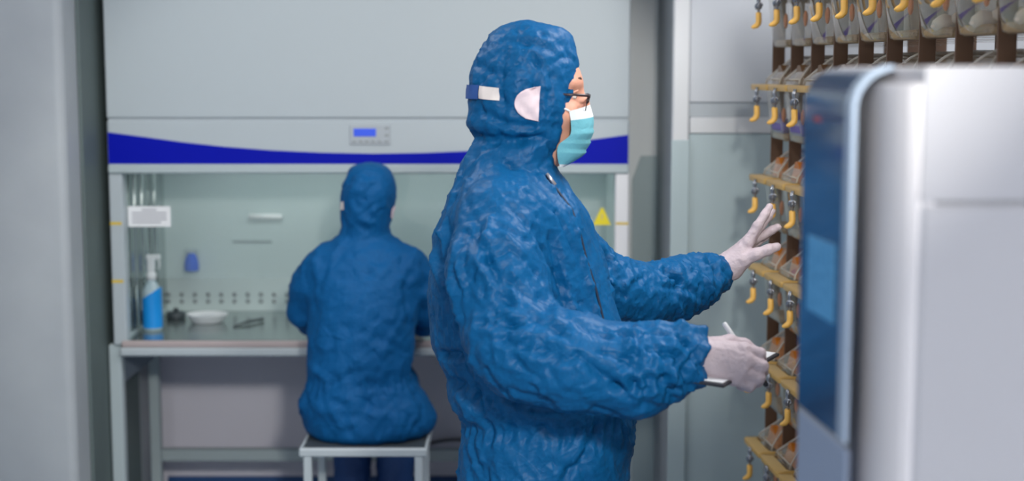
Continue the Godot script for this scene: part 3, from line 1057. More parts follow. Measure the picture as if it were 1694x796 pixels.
	strew(f, r, 14, -0.08, 0.1, 1.12, 1.4, FRONT, -1.0, -0.95, 0.35, Vector2(0.08, 0.2), Vector2(0.004, 0.008), 0.012)
	strew(f, r, 24, -0.02, 0.32, 1.04, 1.22, FRONT, -1.0, -0.65, 0.45, Vector2(0.06, 0.16), Vector2(0.004, 0.007), 0.011)
	strew(f, r, 16, 0.2, 0.34, 1.06, 1.2, FRONT, -1.0, -0.9, 0.7, Vector2(0.04, 0.1), Vector2(0.003, 0.006), 0.010)
	strew(f, r, 75, 0.2, 0.5, 1.1, 1.27, FRONT, -1.0, 1.9, 0.6, Vector2(0.03, 0.11), Vector2(0.003, 0.0065), 0.014)
	strew(f, r, 50, -0.08, 0.13, 1.48, 1.78, FRONT, -1.0, -0.9, 0.8, Vector2(0.04, 0.12), Vector2(0.003, 0.006), 0.007)
	strew(f, r, 30, -0.12, 0.26, 0.75, 1.03, FRONT, -1.0, -0.75, 0.45, Vector2(0.06, 0.18), Vector2(0.004, 0.007), 0.010)
	strew(f, r, 26, -0.16, -0.05, 0.8, 1.4, FRONT, -1.0, -1.4, 0.4, Vector2(0.08, 0.2), Vector2(0.004, 0.008), 0.013)
	strew(f, r, 50, -0.14, 0.24, 0.7, 1.75, -3.7, 1.0, -1.3, 0.5, Vector2(0.08, 0.18), Vector2(0.004, 0.009), 0.010)
	var mesh := f.mesh(Vector3(-0.28, -0.02, -3.56), Vector3(0.6, 1.84, -2.54)  , 0.006, [Vector3(0.03, 1.2, -3.0)], fold_standing)
	part("coverall", mesh, M.suit, t)
	# patches on the hood
	var rows := []
	var ax := Vector2(0.03, -3.0)
	for i in 13:
		var v := i / 12.0
		var y := lerpf(1.579, 1.648, v)
		# flat front side, round back side
		var back := 0.007 + 0.046 * (1.0 - sqrt(maxf(0.0, 1.0 - pow((v - 0.5) * 2.0, 2.0))))
		var row := []
		for k in 9:
			var x := lerpf(back, 0.0545 - 0.004 * (1.0 - v), k / 8.0)
			row.append([atan2(0.1, (x - 0.03) * 1.06), y])
		rows.append(row)
	part("ear_patch", wrap_patch(f, ax, rows, 0.005, fold_standing), M.patch_pale, t)
	rows = []
	for i in 4:
		var row := []
		for k in 10:
			row.append([lerpf(2.53, 2.12, k / 9.0), lerpf(1.6235, 1.6485, i / 3.0) - 0.004 * k / 9.0])
		rows.append(row)
	part("back_tape", wrap_patch(f, ax, rows, 0.004, fold_standing), M.tape_pale, t)
	rows = []
	for i in 4:
		var row := []
		for k in 8:
			row.append([lerpf(3.3, 2.54, k / 7.0), lerpf(1.622, 1.650, i / 3.0)])
		rows.append(row)
	part("back_tape_holder", wrap_patch(f, ax, rows, 0.005, fold_standing), M.tape_blue, t)
	for i in zp.size():
		var n := f.normal(zp[i])
		zp[i] += n * (fold_standing(zp[i], n) + 0.0035)
	part("zip", tube(zp, [0.0026], 8), M.zip_tape, t)
	var z0: Vector3 = zp[0]
	part("zip_pull", tube([z0 + Vector3(0.002, 0.004, 0.006), zp[1].lerp(z0, 0.35) + Vector3(0.004, 0, 0.006)], [0.0032, 0.004], 8), M.zip_metal, t)
	# cuff bands
	make_face(t)
	make_left_hand(t)
	make_right_hand(t)

func make_face(t: Node3D) -> void:
	var f := Field.new()
	var rows := []
	for q in [[1.478, 0.088, 0.022], [1.484, 0.100, 0.034], [1.495, 0.114, 0.044], [1.512, 0.128, 0.052], [1.54, 0.138, 0.060], [1.57, 0.143, 0.065], [1.60, 0.143, 0.069], [1.62, 0.1385, 0.071], [1.638, 0.1405, 0.072], [1.654, 0.145, 0.072], [1.6775, 0.1405, 0.071], [1.70, 0.128, 0.068], [1.72, 0.108, 0.06]]:
		rows.append([q[0], (q[1] - 0.01) / 2, (q[1] + 0.01) / 2, -3.0, q[2]])
	f.loft(rows, 0.01)
	f.chain([[Vector3(0.136, 1.642, -3.0), 0.009], [Vector3(0.146, 1.612, -3.0), 0.0105], [Vector3(0.150, 1.592, -3.0), 0.012]], 0.015)
	for s in [-1.0, 1.0]:
		f.chain([[Vector3(0.131, 1.656, -3.0 + s * 0.012), 0.011], [Vector3(0.118, 1.654, -3.0 + s * 0.048), 0.010]], 0.012)
		f.chain([[Vector3(0.112, 1.592, -3.0 + s * 0.040), 0.018], [Vector3(0.10, 1.585, -3.0 + s * 0.05), 0.018]], 0.02)
	part("face", f.mesh(Vector3(-0.03, 1.46, -3.1), Vector3(0.19, 1.74, -2.9), 0.0034, [Vector3(0.07, 1.6, -3.0)], still), M.skin, t)
	for s in [-1.0, 1.0]:
		var e := part("eye", ball(Vector3(0.1195, 1.6275, -3.0 + s * 0.032), Vector3(0.0125, 0.0115, 0.0125)), M.eye_white, t)
		var ir := MeshInstance3D.new()
		ir.name = "iris"
		ir.mesh = ball(Vector3(0.1285, 1.6265, -3.0 + s * 0.031), Vector3(0.004, 0.0055, 0.0055), 12)
		ir.material_override = M.iris
		e.add_child(ir)
		part("eyelid", tube([Vector3(0.128, 1.636, -3.0 + s * 0.018), Vector3(0.1315, 1.6385, -3.0 + s * 0.031), Vector3(0.122, 1.634, -3.0 + s * 0.046)], [0.003, 0.0042, 0.003], 8), M.skin, t)
		part("eyebrow", tube([Vector3(0.1435, 1.659, -3.0 + s * 0.012), Vector3(0.139, 1.664, -3.0 + s * 0.03), Vector3(0.122, 1.661, -3.0 + s * 0.052)], [0.0018, 0.0026, 0.0014], 8, Vector3(0.8, 1.0, 1.0)), M.brow_hair, t)
	# glasses
	var g := part("glasses", glasses_frame(), M.glasses_frame, t)
	for s in [-1.0, 1.0]:
		var rows2 := []
		for i in 5:
			var row := []
			for k in 5:
				var y := lerpf(1.599, 1.628, i / 4.0)
				row.append(Vector3(0.1585 - (1.63 - y) * 0.22 - 0.0015 * k * k / 16.0 * 2.0, y, -3.0 + s * lerpf(0.010, 0.058, k / 4.0)))
			rows2.append(row)
		var ln := MeshInstance3D.new()
		ln.name = "lens"
		ln.mesh = sheet(rows2, Vector3(0, 1.6, -3.0))
		ln.material_override = M.lens_glass
		g.add_child(ln, true)
	# mask
	var fr := [[0.1605, 1.610, 0.1150, 1.598, 0.071], [0.1685, 1.5800, 0.1185, 1.575, 0.0705], [0.1655, 1.5511, 0.1170, 1.550, 0.068], [0.1565, 1.5237, 0.0945, 1.530, 0.0635], [0.1425, 1.5017, 0.092, 1.506, 0.057], [0.1095, 1.483, 0.0975, 1.484, 0.045]]
	var all := []
	var nt := 30
	for i in nt + 1:
		var v := i / float(nt) * 5.0
		var j := mini(int(v), 4)
		var w := v - j
		var q := []
		for c in 5:
			q.append(cubic_interpolate(fr[j][c], fr[j + 1][c], fr[maxi(j - 1, 0)][c], fr[mini(j + 2, 5)][c], w))
		var u := i / float(nt)
		var pl := 0.0
		for e in [0.36, 0.52, 0.68]:
			var z: float = (u - e) / 0.15
			if z > 0.0 and z < 1.0: pl += 0.0035 * (1.0 - z)
		var row := []
		for k in 25:
			var a := (k / 24.0 * 2.0 - 1.0) * PI / 2
			var cc := pow(maxf(cos(a), 0.0), 0.8)
			var p := Vector3(lerpf(q[2], q[0], cc), lerpf(q[3], q[1], cc), -3.0 + q[4] * sin(a))
			var out := Vector3(cos(a), -0.15, sin(a)).normalized()
			row.append(p + out * pl * smoothstep(0.0, 0.35, minf(k, 24 - k) / 12.0 + 0.1))
		all.append(row)
	part("mask_nose_strip", sheet(all.slice(0, 6), Vector3(0.05, 1.56, -3.0)), M.mask_white, t)
	part("face_mask", sheet(all.slice(5, nt - 1), Vector3(0.05, 1.55, -3.0)), M.mask_blue, t)
	part("mask_hem", sheet(all.slice(nt - 2), Vector3(0.05, 1.55, -3.0)), M.mask_white, t)
	for s in [-1.0, 1.0]:
		part("ear_loop", tube([Vector3(0.116, 1.598, -3.0 + s * 0.0715), Vector3(0.108, 1.602, -3.0 + s * 0.074), Vector3(0.08, 1.61, -3.0 + s * 0.078)], [0.002], 6), M.mask_white, t)

func glasses_frame() -> ArrayMesh:
	var st := new_st()
	for s in [-1.0, 1.0]:
		var ring := []
		for i in 25:
			var a := TAU * i / 24.0
			var y := 1.613 + 0.0165 * signf(sin(a)) * pow(absf(sin(a)), 0.6)
			var zz := 0.034 + 0.0265 * signf(cos(a)) * pow(absf(cos(a)), 0.6)
			ring.append(Vector3(0.159 - (1.63 - y) * 0.22 - 0.004 * pow(zz / 0.06, 2.0), y, -3.0 + s * zz))
		add_tube(st, ring.slice(0, 13), [0.0026], 8)
		add_tube(st, ring.slice(12, 25), [0.0011], 8)
		add_tube(st, [Vector3(0.155, 1.6275, -3.0 + s * 0.060), Vector3(0.152, 1.629, -3.0 + s * 0.0715), Vector3(0.12, 1.631, -3.0 + s * 0.0755), Vector3(0.06, 1.632, -3.0 + s * 0.077)], [0.003, 0.003, 0.0026, 0.0022], 8)
	add_tube(st, [Vector3(0.1575, 1.622, -3.008), Vector3(0.1595, 1.6245, -3.0), Vector3(0.1575, 1.622, -2.992)], [0.002], 8)
	return done(st)

func make_left_hand(t: Node3D) -> void:
	var f := Field.new()
	var wr := Vector3(0.488, 1.198, -3.41)
	var w2 := Vector3(0.512, 1.216, -3.416)
	# the palm: a fan of bones from the wrist to the knuckles
	var kn := [Vector3(0.556, 1.279, -3.392), Vector3(0.562, 1.279, -3.412), Vector3(0.566, 1.271, -3.432), Vector3(0.562, 1.256, -3.448)]
	f.chain([[wr, 0.026], [w2, 0.027]], 0.02)
	for i in 4:
		f.chain([[w2 + Vector3(0.004, 0.002, -0.006 * i + 0.006), 0.022], [kn[i], 0.0135]], 0.02)
	f.chain([[Vector3(0.520, 1.216, -3.405), 0.024], [Vector3(0.545, 1.236, -3.39), 0.019]], 0.022)
	# fingers
	f.chain([[kn[0], 0.0125], [Vector3(0.5775, 1.318, -3.388), 0.0108], [Vector3(0.593, 1.341, -3.392), 0.0098], [Vector3(0.606, 1.3605, -3.40), 0.0082]], 0.006)
	f.chain([[kn[1], 0.0125], [Vector3(0.592, 1.315, -3.425), 0.0105], [Vector3(0.608, 1.333, -3.434), 0.0095], [Vector3(0.620, 1.345, -3.442), 0.008]], 0.006)
	f.chain([[kn[2], 0.012], [Vector3(0.600, 1.290, -3.44), 0.0100], [Vector3(0.619, 1.301, -3.437), 0.0095], [Vector3(0.633, 1.309, -3.432), 0.008]], 0.006)
	f.chain([[kn[3], 0.011], [Vector3(0.590, 1.270, -3.46), 0.009], [Vector3(0.607, 1.281, -3.463), 0.0085], [Vector3(0.618, 1.289, -3.463), 0.0072]], 0.006)
	f.chain([[Vector3(0.548, 1.237, -3.385), 0.0155], [Vector3(0.574, 1.252, -3.374), 0.0130], [Vector3(0.599, 1.262, -3.370), 0.0115], [Vector3(0.6205, 1.2685, -3.374), 0.0098]], 0.009)
	var m := f.mesh(Vector3(0.44, 1.15, -3.5), Vector3(0.67, 1.40, -3.33), 0.0028, [Vector3(0.512, 1.216, -3.416)], glove_folds)
	part("gloved_hand", m, M.glove_latex, t)

func glove_folds(p: Vector3, _n: Vector3) -> float:
	return 0.0011 * crumple.get_noise_3d(p.x * 2.5, p.y * 2.5, p.z * 2.5)

func make_right_hand(t: Node3D) -> void:
	var f := Field.new()
	var w2 := Vector3(0.350, 1.149, -2.68)
	f.chain([[Vector3(0.318, 1.154, -2.68), 0.033], [w2, 0.032]], 0.02)
	var kn := [Vector3(0.432, 1.160, -2.668), Vector3(0.434, 1.143, -2.656), Vector3(0.428, 1.125, -2.652), Vector3(0.416, 1.110, -2.656)]
	for i in 4:
		f.chain([[w2 + Vector3(0.01, 0.004 - 0.006 * i, 0.004), 0.027], [kn[i], 0.0158]], 0.012)
	# fingers bent round the edge of the board
	var tips := [[Vector3(0.463, 1.152, -2.672), Vector3(0.468, 1.136, -2.690), Vector3(0.458, 1.127, -2.702)], [Vector3(0.466, 1.131, -2.660), Vector3(0.470, 1.117, -2.68), Vector3(0.458, 1.110, -2.695)], [Vector3(0.460, 1.111, -2.656), Vector3(0.462, 1.099, -2.676), Vector3(0.449, 1.096, -2.692)], [Vector3(0.445, 1.098, -2.660), Vector3(0.446, 1.089, -2.678), Vector3(0.433, 1.087, -2.692)]]
	for i in 4:
		f.chain([[kn[i], 0.0145], [tips[i][0], 0.0122], [tips[i][1], 0.011], [tips[i][2], 0.0095]], 0.003)
	f.chain([[Vector3(0.372, 1.160, -2.695), 0.020], [Vector3(0.412, 1.166, -2.708), 0.0145], [Vector3(0.44, 1.160, -2.712), 0.0125], [Vector3(0.462, 1.149, -2.708), 0.0105]], 0.010)
	var m := f.mesh(Vector3(0.26, 1.05, -2.76), Vector3(0.51, 1.21, -2.61), 0.003, [Vector3(0.350, 1.149, -2.68)], glove_folds)
	part("gloved_hand", m, M.glove_latex, t)

func make_board() -> void:
	var t := thing("clipboard", "dark clipboard with a white sheet held level in the shaded gloved hand", "clipboard", Vector3(0.36, 1.095, -2.74))
	var c := Vector3(0.388, 1.1045, -2.605)
	var e1 := Vector3(0.165, 0.002, -0.31).normalized()
	var up := Vector3(0.05, 1, 0.0)
	var e2 := -up.cross(e1).normalized() * -1.0
	e2 = e1.cross(up).normalized() * -1.0
	up = e1.cross(e2).normalized()
	if up.y < 0.0: up = -up
	var bas := Basis(e2, up, e2.cross(up))
	var cen := c + e1 * 0.165 + e2 * 0.11
	var st := new_st()
	add_box(st, cen, Vector3(0.22, 0.006, 0.33), 0.0015, bas)
	part("board", done(st), M.board_dark, t)
	st = new_st()
	add_box(st, cen + up * 0.0042, Vector3(0.208, 0.002, 0.312), 0.0004, bas)
	part("paper_sheet", done(st), M.paper, t)
	st = new_st()
	add_box(st, cen + e1 * 0.15 + up * 0.009, Vector3(0.11, 0.008, 0.02), 0.002, bas)
	part("clip", done(st), M.steel, t)
	var p := thing("pen", "white and dark pen gripped upright in the gloved hand above the clipboard", "pen", Vector3(0.46, 1.1, -2.69))
	var a := Vector3(0.4035, 1.2015, -2.727)
	var b := Vector3(0.4790, 1.0905, -2.672)
	part("barrel", tube([a, a.lerp(b, 0.02), a.lerp(b, 0.55)], [0.0035, 0.0048, 0.0048], 10), M.pen_white, p)
	part("cap", tube([a.lerp(b, 0.55), a.lerp(b, 0.97), b], [0.0055, 0.0052, 0.003], 10), M.pen_dark, p)

# ------------------------------------------------------------------ seated technician
func make_seated() -> void:
	var t := thing("person", "person seated on a stool in blue hooded coverall, back turned, working at the bench", "person", Vector3(-0.47, 0, -4.7))
	var f := Field.new()
	f.loft([[0.47, -0.465, 0.10, -4.60, 0.10], [0.484, -0.465, 0.157, -4.60, 0.14], [0.516, -0.463, 0.194, -4.60, 0.165], [0.558, -0.459, 0.212, -4.60, 0.17], [0.62, -0.477, 0.205, -4.59, 0.155], [0.662, -0.484, 0.182, -4.585, 0.14], [0.70, -0.491, 0.164, -4.58, 0.125], [0.765, -0.487, 0.168, -4.58, 0.125], [0.895, -0.478, 0.174, -4.60, 0.13], [0.989, -0.474, 0.18, -4.62, 0.13], [1.06, -0.473, 0.18, -4.635, 0.115], [1.10, -0.475, 0.158, -4.645, 0.1], [1.125, -0.478, 0.125, -4.65, 0.09], [1.145, -0.476, 0.09, -4.65, 0.08], [1.18, -0.473, 0.068, -4.655, 0.07], [1.21, -0.472, 0.05, -4.66, 0.05]], 0.02)
	f.loft([[1.14, -0.474, 0.05, -4.66, 0.06], [1.16, -0.473, 0.072, -4.66, 0.085], [1.20, -0.470, 0.081, -4.66, 0.10], [1.271, -0.463, 0.088, -4.66, 0.11], [1.31, -0.46, 0.085, -4.66, 0.107], [1.333, -0.458, 0.078, -4.66, 0.098], [1.3675, -0.459, 0.060, -4.66, 0.075], [1.38, -0.458, 0.036, -4.66, 0.045], [1.3835, -0.458, 0.01, -4.66, 0.015]], 0.016)
	f.chain([[Vector3(-0.61, 1.045, -4.63), 0.066], [Vector3(-0.655, 0.985, -4.65), 0.056], [Vector3(-0.672, 0.90, -4.68), 0.052], [Vector3(-0.655, 0.862, -4.75), 0.052], [Vector3(-0.61, 0.825, -4.96), 0.044]], 0.03)
	f.chain([[Vector3(-0.335, 1.045, -4.63), 0.066], [Vector3(-0.29, 0.985, -4.65), 0.056], [Vector3(-0.272, 0.90, -4.68), 0.052], [Vector3(-0.29, 0.862, -4.75), 0.052], [Vector3(-0.33, 0.825, -4.96), 0.044]], 0.03)
	for s in [-1.0, 1.0]:
		f.chain([[Vector3(-0.468 + s * 0.09, 0.595, -4.62), 0.085], [Vector3(-0.485 + s * 0.075, 0.588, -5.0), 0.078]], 0.04)
	f.floor_y = 0.513
	no_creases()
	add_crease([Vector3(-0.58, 1.10, -4.55), Vector3(-0.60, 1.0, -4.54), Vector3(-0.61, 0.90, -4.53)], 0.009, -0.006)
	add_crease([Vector3(-0.36, 1.10, -4.55), Vector3(-0.345, 1.0, -4.54), Vector3(-0.335, 0.88, -4.53)], 0.009, -0.006)
	add_crease([Vector3(-0.46, 1.34, -4.57), Vector3(-0.468, 1.27, -4.55)], 0.006, -0.006)
	add_crease([Vector3(-0.54, 1.19, -4.58), Vector3(-0.47, 1.182, -4.555), Vector3(-0.4, 1.19, -4.58)], 0.008, -0.006)
	var r := RandomNumberGenerator.new()
	r.seed = 77
	strew(f, r, 110, -0.68, -0.26, 0.55, 1.1, -4.0, -1.0, -1.3, 0.8, Vector2(0.04, 0.14), Vector2(0.005, 0.011), 0.007)
	strew(f, r, 40, -0.54, -0.39, 1.12, 1.36, -4.0, -1.0, -1.0, 0.9, Vector2(0.03, 0.08), Vector2(0.004, 0.008), 0.006)
	part("coverall", f.mesh(Vector3(-0.78, 0.44, -5.12), Vector3(-0.16, 1.42, -4.34), 0.0095, [Vector3(-0.48, 0.9, -4.6)], fold_seated), M.suit2, t)
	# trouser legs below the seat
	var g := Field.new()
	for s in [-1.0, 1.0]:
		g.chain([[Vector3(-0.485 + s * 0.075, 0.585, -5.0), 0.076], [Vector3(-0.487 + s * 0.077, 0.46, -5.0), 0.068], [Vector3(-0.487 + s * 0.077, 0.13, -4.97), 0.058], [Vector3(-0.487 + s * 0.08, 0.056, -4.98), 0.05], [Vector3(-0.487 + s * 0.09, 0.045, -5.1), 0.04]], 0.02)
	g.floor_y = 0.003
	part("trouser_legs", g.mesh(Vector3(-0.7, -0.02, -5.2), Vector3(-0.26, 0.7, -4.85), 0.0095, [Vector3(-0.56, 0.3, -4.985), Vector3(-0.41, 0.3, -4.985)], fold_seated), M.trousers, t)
	# gloved hands on the worktop
	for s in [-1.0, 1.0]:
		var h := Field.new()
		var c := Vector3(-0.47 + s * 0.135, 0.815, -4.99)
		h.chain([[Vector3(c.x, c.y, -4.955), 0.03], [c, 0.028]], 0.02)
		for i in 4:
			var o := Vector3(-s * 0.02 + (i - 1.5) * 0.02, -0.012 + 0.003 * i, -0.075)
			h.chain([[c, 0.024], [c + o, 0.014], [c + o + Vector3(0, -0.012, -0.03), 0.0095], [c + o + Vector3(0, -0.026, -0.046 + absf(i - 1.5) * 0.006), 0.008]], 0.01)
		h.chain([[c + Vector3(-s * 0.01, 0, -0.01), 0.02], [c + Vector3(-s * 0.04, -0.012, -0.045), 0.012], [c + Vector3(-s * 0.048, -0.022, -0.07), 0.009]], 0.01)
		part("gloved_hand", h.mesh(c - Vector3(0.1, 0.08, 0.17), c + Vector3(0.1, 0.08, 0.1), 0.004, [c], still), M.glove_latex, t)
	# marks on the hood
	var ax := Vector2(-0.466, -4.66)
	var rows := []
	for i in 3:
		var row := []
		for k in 6:
			row.append([lerpf(2.62, 2.30, k / 5.0), lerpf(1.236, 1.262, i / 2.0) + 0.004 * k / 5.0])
		rows.append(row)
	part("back_tape", wrap_patch(f, ax, rows, 0.004, fold_seated), M.tape_pale, t)
	rows = []
	for i in 7:
		var row := []
		var wv := sqrt(maxf(0.0, 1.0 - pow((i / 6.0 - 0.5) * 2.0, 2.0)))
		for k in 6:
			row.append([0.22 - wv * lerpf(-0.25, 0.25, k / 5.0), lerpf(1.205, 1.25, i / 6.0)])
		rows.append(row)
	part("ear_patch", wrap_patch(f, ax, rows, 0.003, fold_seated), M.patch_pale, t)

func make_stool() -> void:
	var t := thing("stool", "pale square metal stool under the seated person", "stool", Vector3(-0.463, 0, -4.58))
	part("seat", slab(-0.653, -0.273, 0.492, 0.511, -4.76, -4.415, 0.006), M.dark_grey, t)
	part("seat_frame", slab(-0.662, -0.264, 0.486, 0.512, -4.415, -4.395, 0.004), M.bench_white, t)
	part("seat_frame", slab(-0.662, -0.264, 0.486, 0.512, -4.78, -4.76, 0.004), M.bench_white, t)
	for x in [-0.6575, -0.2685]:
		part("seat_frame", slab(x - 0.0045, x + 0.0045, 0.486, 0.512, -4.76, -4.415, 0.002), M.bench_white, t)
	for x in [-0.636, -0.29]:
		for z in [-4.41, -4.745]:
			part("leg", slab(x - 0.013, x + 0.013, 0, 0.488, z - 0.013, z + 0.013, 0.003), M.bench_white, t)
	for x in [-0.636, -0.29]:
		part("stretcher", slab(x - 0.009, x + 0.009, 0.14, 0.16, -4.74, -4.415, 0.003), M.bench_white, t)

# ------------------------------------------------------------------ cage rack (frame turned by TURN: x = outward u, -z = depth w)
const W0 := 4.05
const PITCH := 0.2
const TIERS := [1.89, 1.63, 1.37, 1.11, 0.85, 0.59]

func rounded_rect(hx: float, hz: float, r: float, seg := 4) -> Array:
	var out := []
	for c in [[1, 1, 0.0], [-1, 1, PI / 2], [-1, -1, PI], [1, -1, 3 * PI / 2]]:
		for i in seg + 1:
			var a: float = c[2] + PI / 2 * i / seg
			out.append(Vector2(c[0] * (hx - r) + cos(a) * r, c[1] * (hz - r) + sin(a) * r))
	return out

func add_shell(st: SurfaceTool, rings: Array, closed_low: bool, closed_high: bool) -> void:
	# rings: [y, offset x, hx, hz, r]
	st.set_smooth_group(0)
	var pts := []
	for q in rings:
		var ring := []
		for p in rounded_rect(q[2], q[3], q[4]): ring.append(Vector3(p.x + q[1], q[0], p.y))
		pts.append(ring)
	var n: int = pts[0].size()
	for i in pts.size() - 1:
		for k in n:
			quad_out(st, pts[i][k], pts[i][(k + 1) % n], pts[i + 1][(k + 1) % n], pts[i + 1][k], Vector3(rings[i][1], (rings[i][0] + rings[i + 1][0]) / 2, 0))
	for e in [[0, closed_low, -1.0], [pts.size() - 1, closed_high, 1.0]]:
		if e[1]:
			st.set_smooth_group(1)
			var c := Vector3(rings[e[0]][1], rings[e[0]][0], 0)
			for k in n:
				tri_out(st, c, pts[e[0]][k], pts[e[0]][(k + 1) % n], c - Vector3(0, e[2] * 0.05, 0))

func cage_parts() -> Dictionary:
	# own axes: x from the aisle inwards, y up from the rim, z towards the camera side; x = 0 is the tub's front
	var d := {}
	var st := new_st()
	var c := 0.165
	add_shell(st, [[-0.148, c + 0.004, 0.142, 0.078, 0.02], [-0.142, c + 0.003, 0.150, 0.084, 0.022], [-0.07, c + 0.001, 0.158, 0.087, 0.02], [-0.004, c, 0.164, 0.089, 0.018]], true, false)
	d.tub = done(st)
	# rim: a frame that overhangs the front
	st = new_st()
	var cx := 0.15
	add_shell(st, [[-0.006, cx, 0.190, 0.0945, 0.012], [0.006, cx, 0.192, 0.0955, 0.013], [0.010, cx, 0.190, 0.094, 0.012]], false, false)
	add_shell(st, [[0.010, cx, 0.190, 0.094, 0.012], [0.0105, cx + 0.008, 0.165, 0.080, 0.014], [0.002, cx + 0.008, 0.163, 0.078, 0.014]], false, false)
	d.rim = done(st)
	# dome: a hipped clear roof
	st = new_st()
	add_shell(st, [[0.009, cx + 0.01, 0.162, 0.0785, 0.012], [0.024, cx + 0.01, 0.158, 0.074, 0.012], [0.074, cx - 0.015, 0.085, 0.034, 0.012], [0.084, cx - 0.015, 0.072, 0.018, 0.010]], false, true)
	d.dome = done(st)
	# pale bars along the dome edges, standing in for glints
	st = new_st()
	for s in [-1.0, 1.0]:
		add_tube(st, [Vector3(0.0, 0.012, s * 0.077), Vector3(0.004, 0.026, s * 0.072), Vector3(0.054, 0.0765, s * 0.031), Vector3(0.066, 0.085, s * 0.014)], [0.0028], 6)
		add_tube(st, [Vector3(0.054, 0.0765, s * 0.031), Vector3(0.215, 0.0765, s * 0.031)], [0.0022], 6)
	add_tube(st, [Vector3(0.064, 0.0855, 0.0), Vector3(0.205, 0.0855, 0.0)], [0.005], 6)
	add_tube(st, [Vector3(0.0, 0.025, -0.07), Vector3(0.0, 0.025, 0.07)], [0.0022], 6)
	d.edge_bars = done(st)
	# feed hopper: a slanting wedge inside the dome
	d.hopper = prism(PackedVector2Array([Vector2(-0.066, 0.006), Vector2(0.066, 0.006), Vector2(0.058, 0.022), Vector2(0.0, 0.064), Vector2(-0.022, 0.062)]), Vector3.ZERO, Vector3(0, 0, 1), Vector3.UP, Vector3.RIGHT, 0.022, 0.25)
	d.bed = slab(0.022, 0.312, -0.145, -0.126, -0.074, 0.074, 0.006)
	# latch: strap, two rods, coil
	st = new_st()
	add_box(st, Vector3(-0.042, -0.010, 0.0), Vector3(0.004, 0.022, 0.012), 0.001)
	for s in [-1.0, 1.0]:
		add_tube(st, [Vector3(-0.043, 0.002, s * 0.007), Vector3(-0.047, -0.012, s * 0.008), Vector3(-0.043, -0.030, s * 0.005), Vector3(-0.044, -0.056, s * 0.0045)], [0.0026], 6)
	var coil := []
	for i in 17:
		var a := TAU * i / 8.0
		coil.append(Vector3(-0.044 + 0.008 * cos(a), -0.032 + 0.009 * sin(a), 0.011 - 0.0014 * i))
	add_tube(st, coil, [0.0026], 6)
	add_tube(st, [Vector3(-0.045, -0.024, 0.011), Vector3(-0.049, -0.033, 0.013), Vector3(-0.044, -0.042, 0.011)], [0.002], 6)
	add_box(st, Vector3(-0.045, -0.036, 0.0), Vector3(0.005, 0.012, 0.013), 0.001)
	d.latch = done(st)
	d.tip = tube([Vector3(-0.044, -0.049, 0), Vector3(-0.044, -0.052, 0), Vector3(-0.043, -0.072, 0), Vector3(-0.044, -0.080, 0), Vector3(-0.050, -0.087, 0), Vector3(-0.059, -0.0905, 0), Vector3(-0.064, -0.091, 0)], [0.006, 0.0085, 0.0088, 0.0088, 0.0078, 0.0058, 0.002], 10, Vector3(0.95, 1.0, 1.0))
	d.grommet = ball(Vector3(0.02, -0.075, 0.055), Vector3(0.006, 0.021, 0.011), 12)
	d.shelter = slab(0.012, 0.09, -0.126, -0.088, -0.055, 0.055, 0.01)
	st = new_st()
	for i in 9:
		var p := Vector3(0.04 + 0.028 * i, -0.118 + 0.012 * sin(i * 2.3), 0.04 * sin(i * 1.7))
		var prof := []
		for q in 6:
			var a := -PI / 2 + PI * q / 5
			prof.append(Vector2(maxf(cos(a), 0) * (0.024 + 0.006 * sin(i * 5.1 + q)), sin(a) * 0.02))
		add_lathe(st, p, prof, 9, Vector3(1, 1, 0.9))
	d.nest = done(st)
	return d

func ordinal(i: int) -> String:
	return ["first", "second", "third", "fourth", "fifth", "sixth", "seventh", "eighth", "ninth", "tenth", "eleventh"][i]

func make_rack() -> void:
	var rk := thing("cage_rack", "tall open rack of dark brown uprights holding tiers of clear cages", "rack", Vector3(1.2, 0, -3.15), "", true)
	for i in 11:
		var w := W0 + 0.1 - PITCH * i
		part("upright", slab(1.058, 1.094, 0.0, 2.0, -w - 0.0025, -w + 0.0025, 0.001), M.post_brown, rk)
		part("rear_upright", slab(1.385, 1.42, 0.0, 2.0, -w - 0.0025, -w + 0.0025, 0.001), M.post_brown, rk)
		for y in TIERS:
			part("runner", slab(1.06, 1.41, y - 0.019, y - 0.0075, -w - 0.0085, -w + 0.0085, 0.001), M.post_brown, rk)
	part("top_beam", slab(1.04, 1.44, 2.0, 2.03, -4.17, -2.13, 0.004), M.post_brown, rk)
	part("base_beam", slab(1.04, 1.44, 0.06, 0.10, -4.17, -2.13, 0.004), M.post_brown, rk)
	var d := cage_parts()
	var turn := Basis(Vector3.UP, TURN)
	for r in TIERS.size():
		for i in 10:
			var o := Node3D.new()
			o.name = numbered("animal_cage")
			add_child(o)
			o.transform = Transform3D(turn, turn * Vector3(1.034, TIERS[r], -(W0 - PITCH * i)))
			tag(o, "clear cage with amber rim, %s from the pale door end, %s tier of the rack" % [ordinal(i), "top" if r == 0 else ordinal(r)], "cage", "clear cages on the rack")
			bare(o, "tub", d.tub, M.cage_plastic)
			bare(o, "lid_rim", d.rim, M.lid_amber)
			bare(o, "dome", d.dome, M.dome_plastic)
			bare(o, "dome_edge_glint", d.edge_bars, M.dome_edge_glint)
			bare(o, "feed_hopper", d.hopper, M.feed_amber if r >= 2 else M.feed_brown)
			bare(o, "bedding", d.bed, M.bedding)
			bare(o, "grommet", d.grommet, M.grommet_orange)
			var l := bare(o, "latch", d.latch, M.steel)
			bare(l, "latch_tip", d.tip, M.clip_yellow)
			if r == 1: bare(o, "shelter", d.shelter, M.shelter_purple)
			if r == 0 and i > 5: bare(o, "nest", d.nest, M.nest_white)

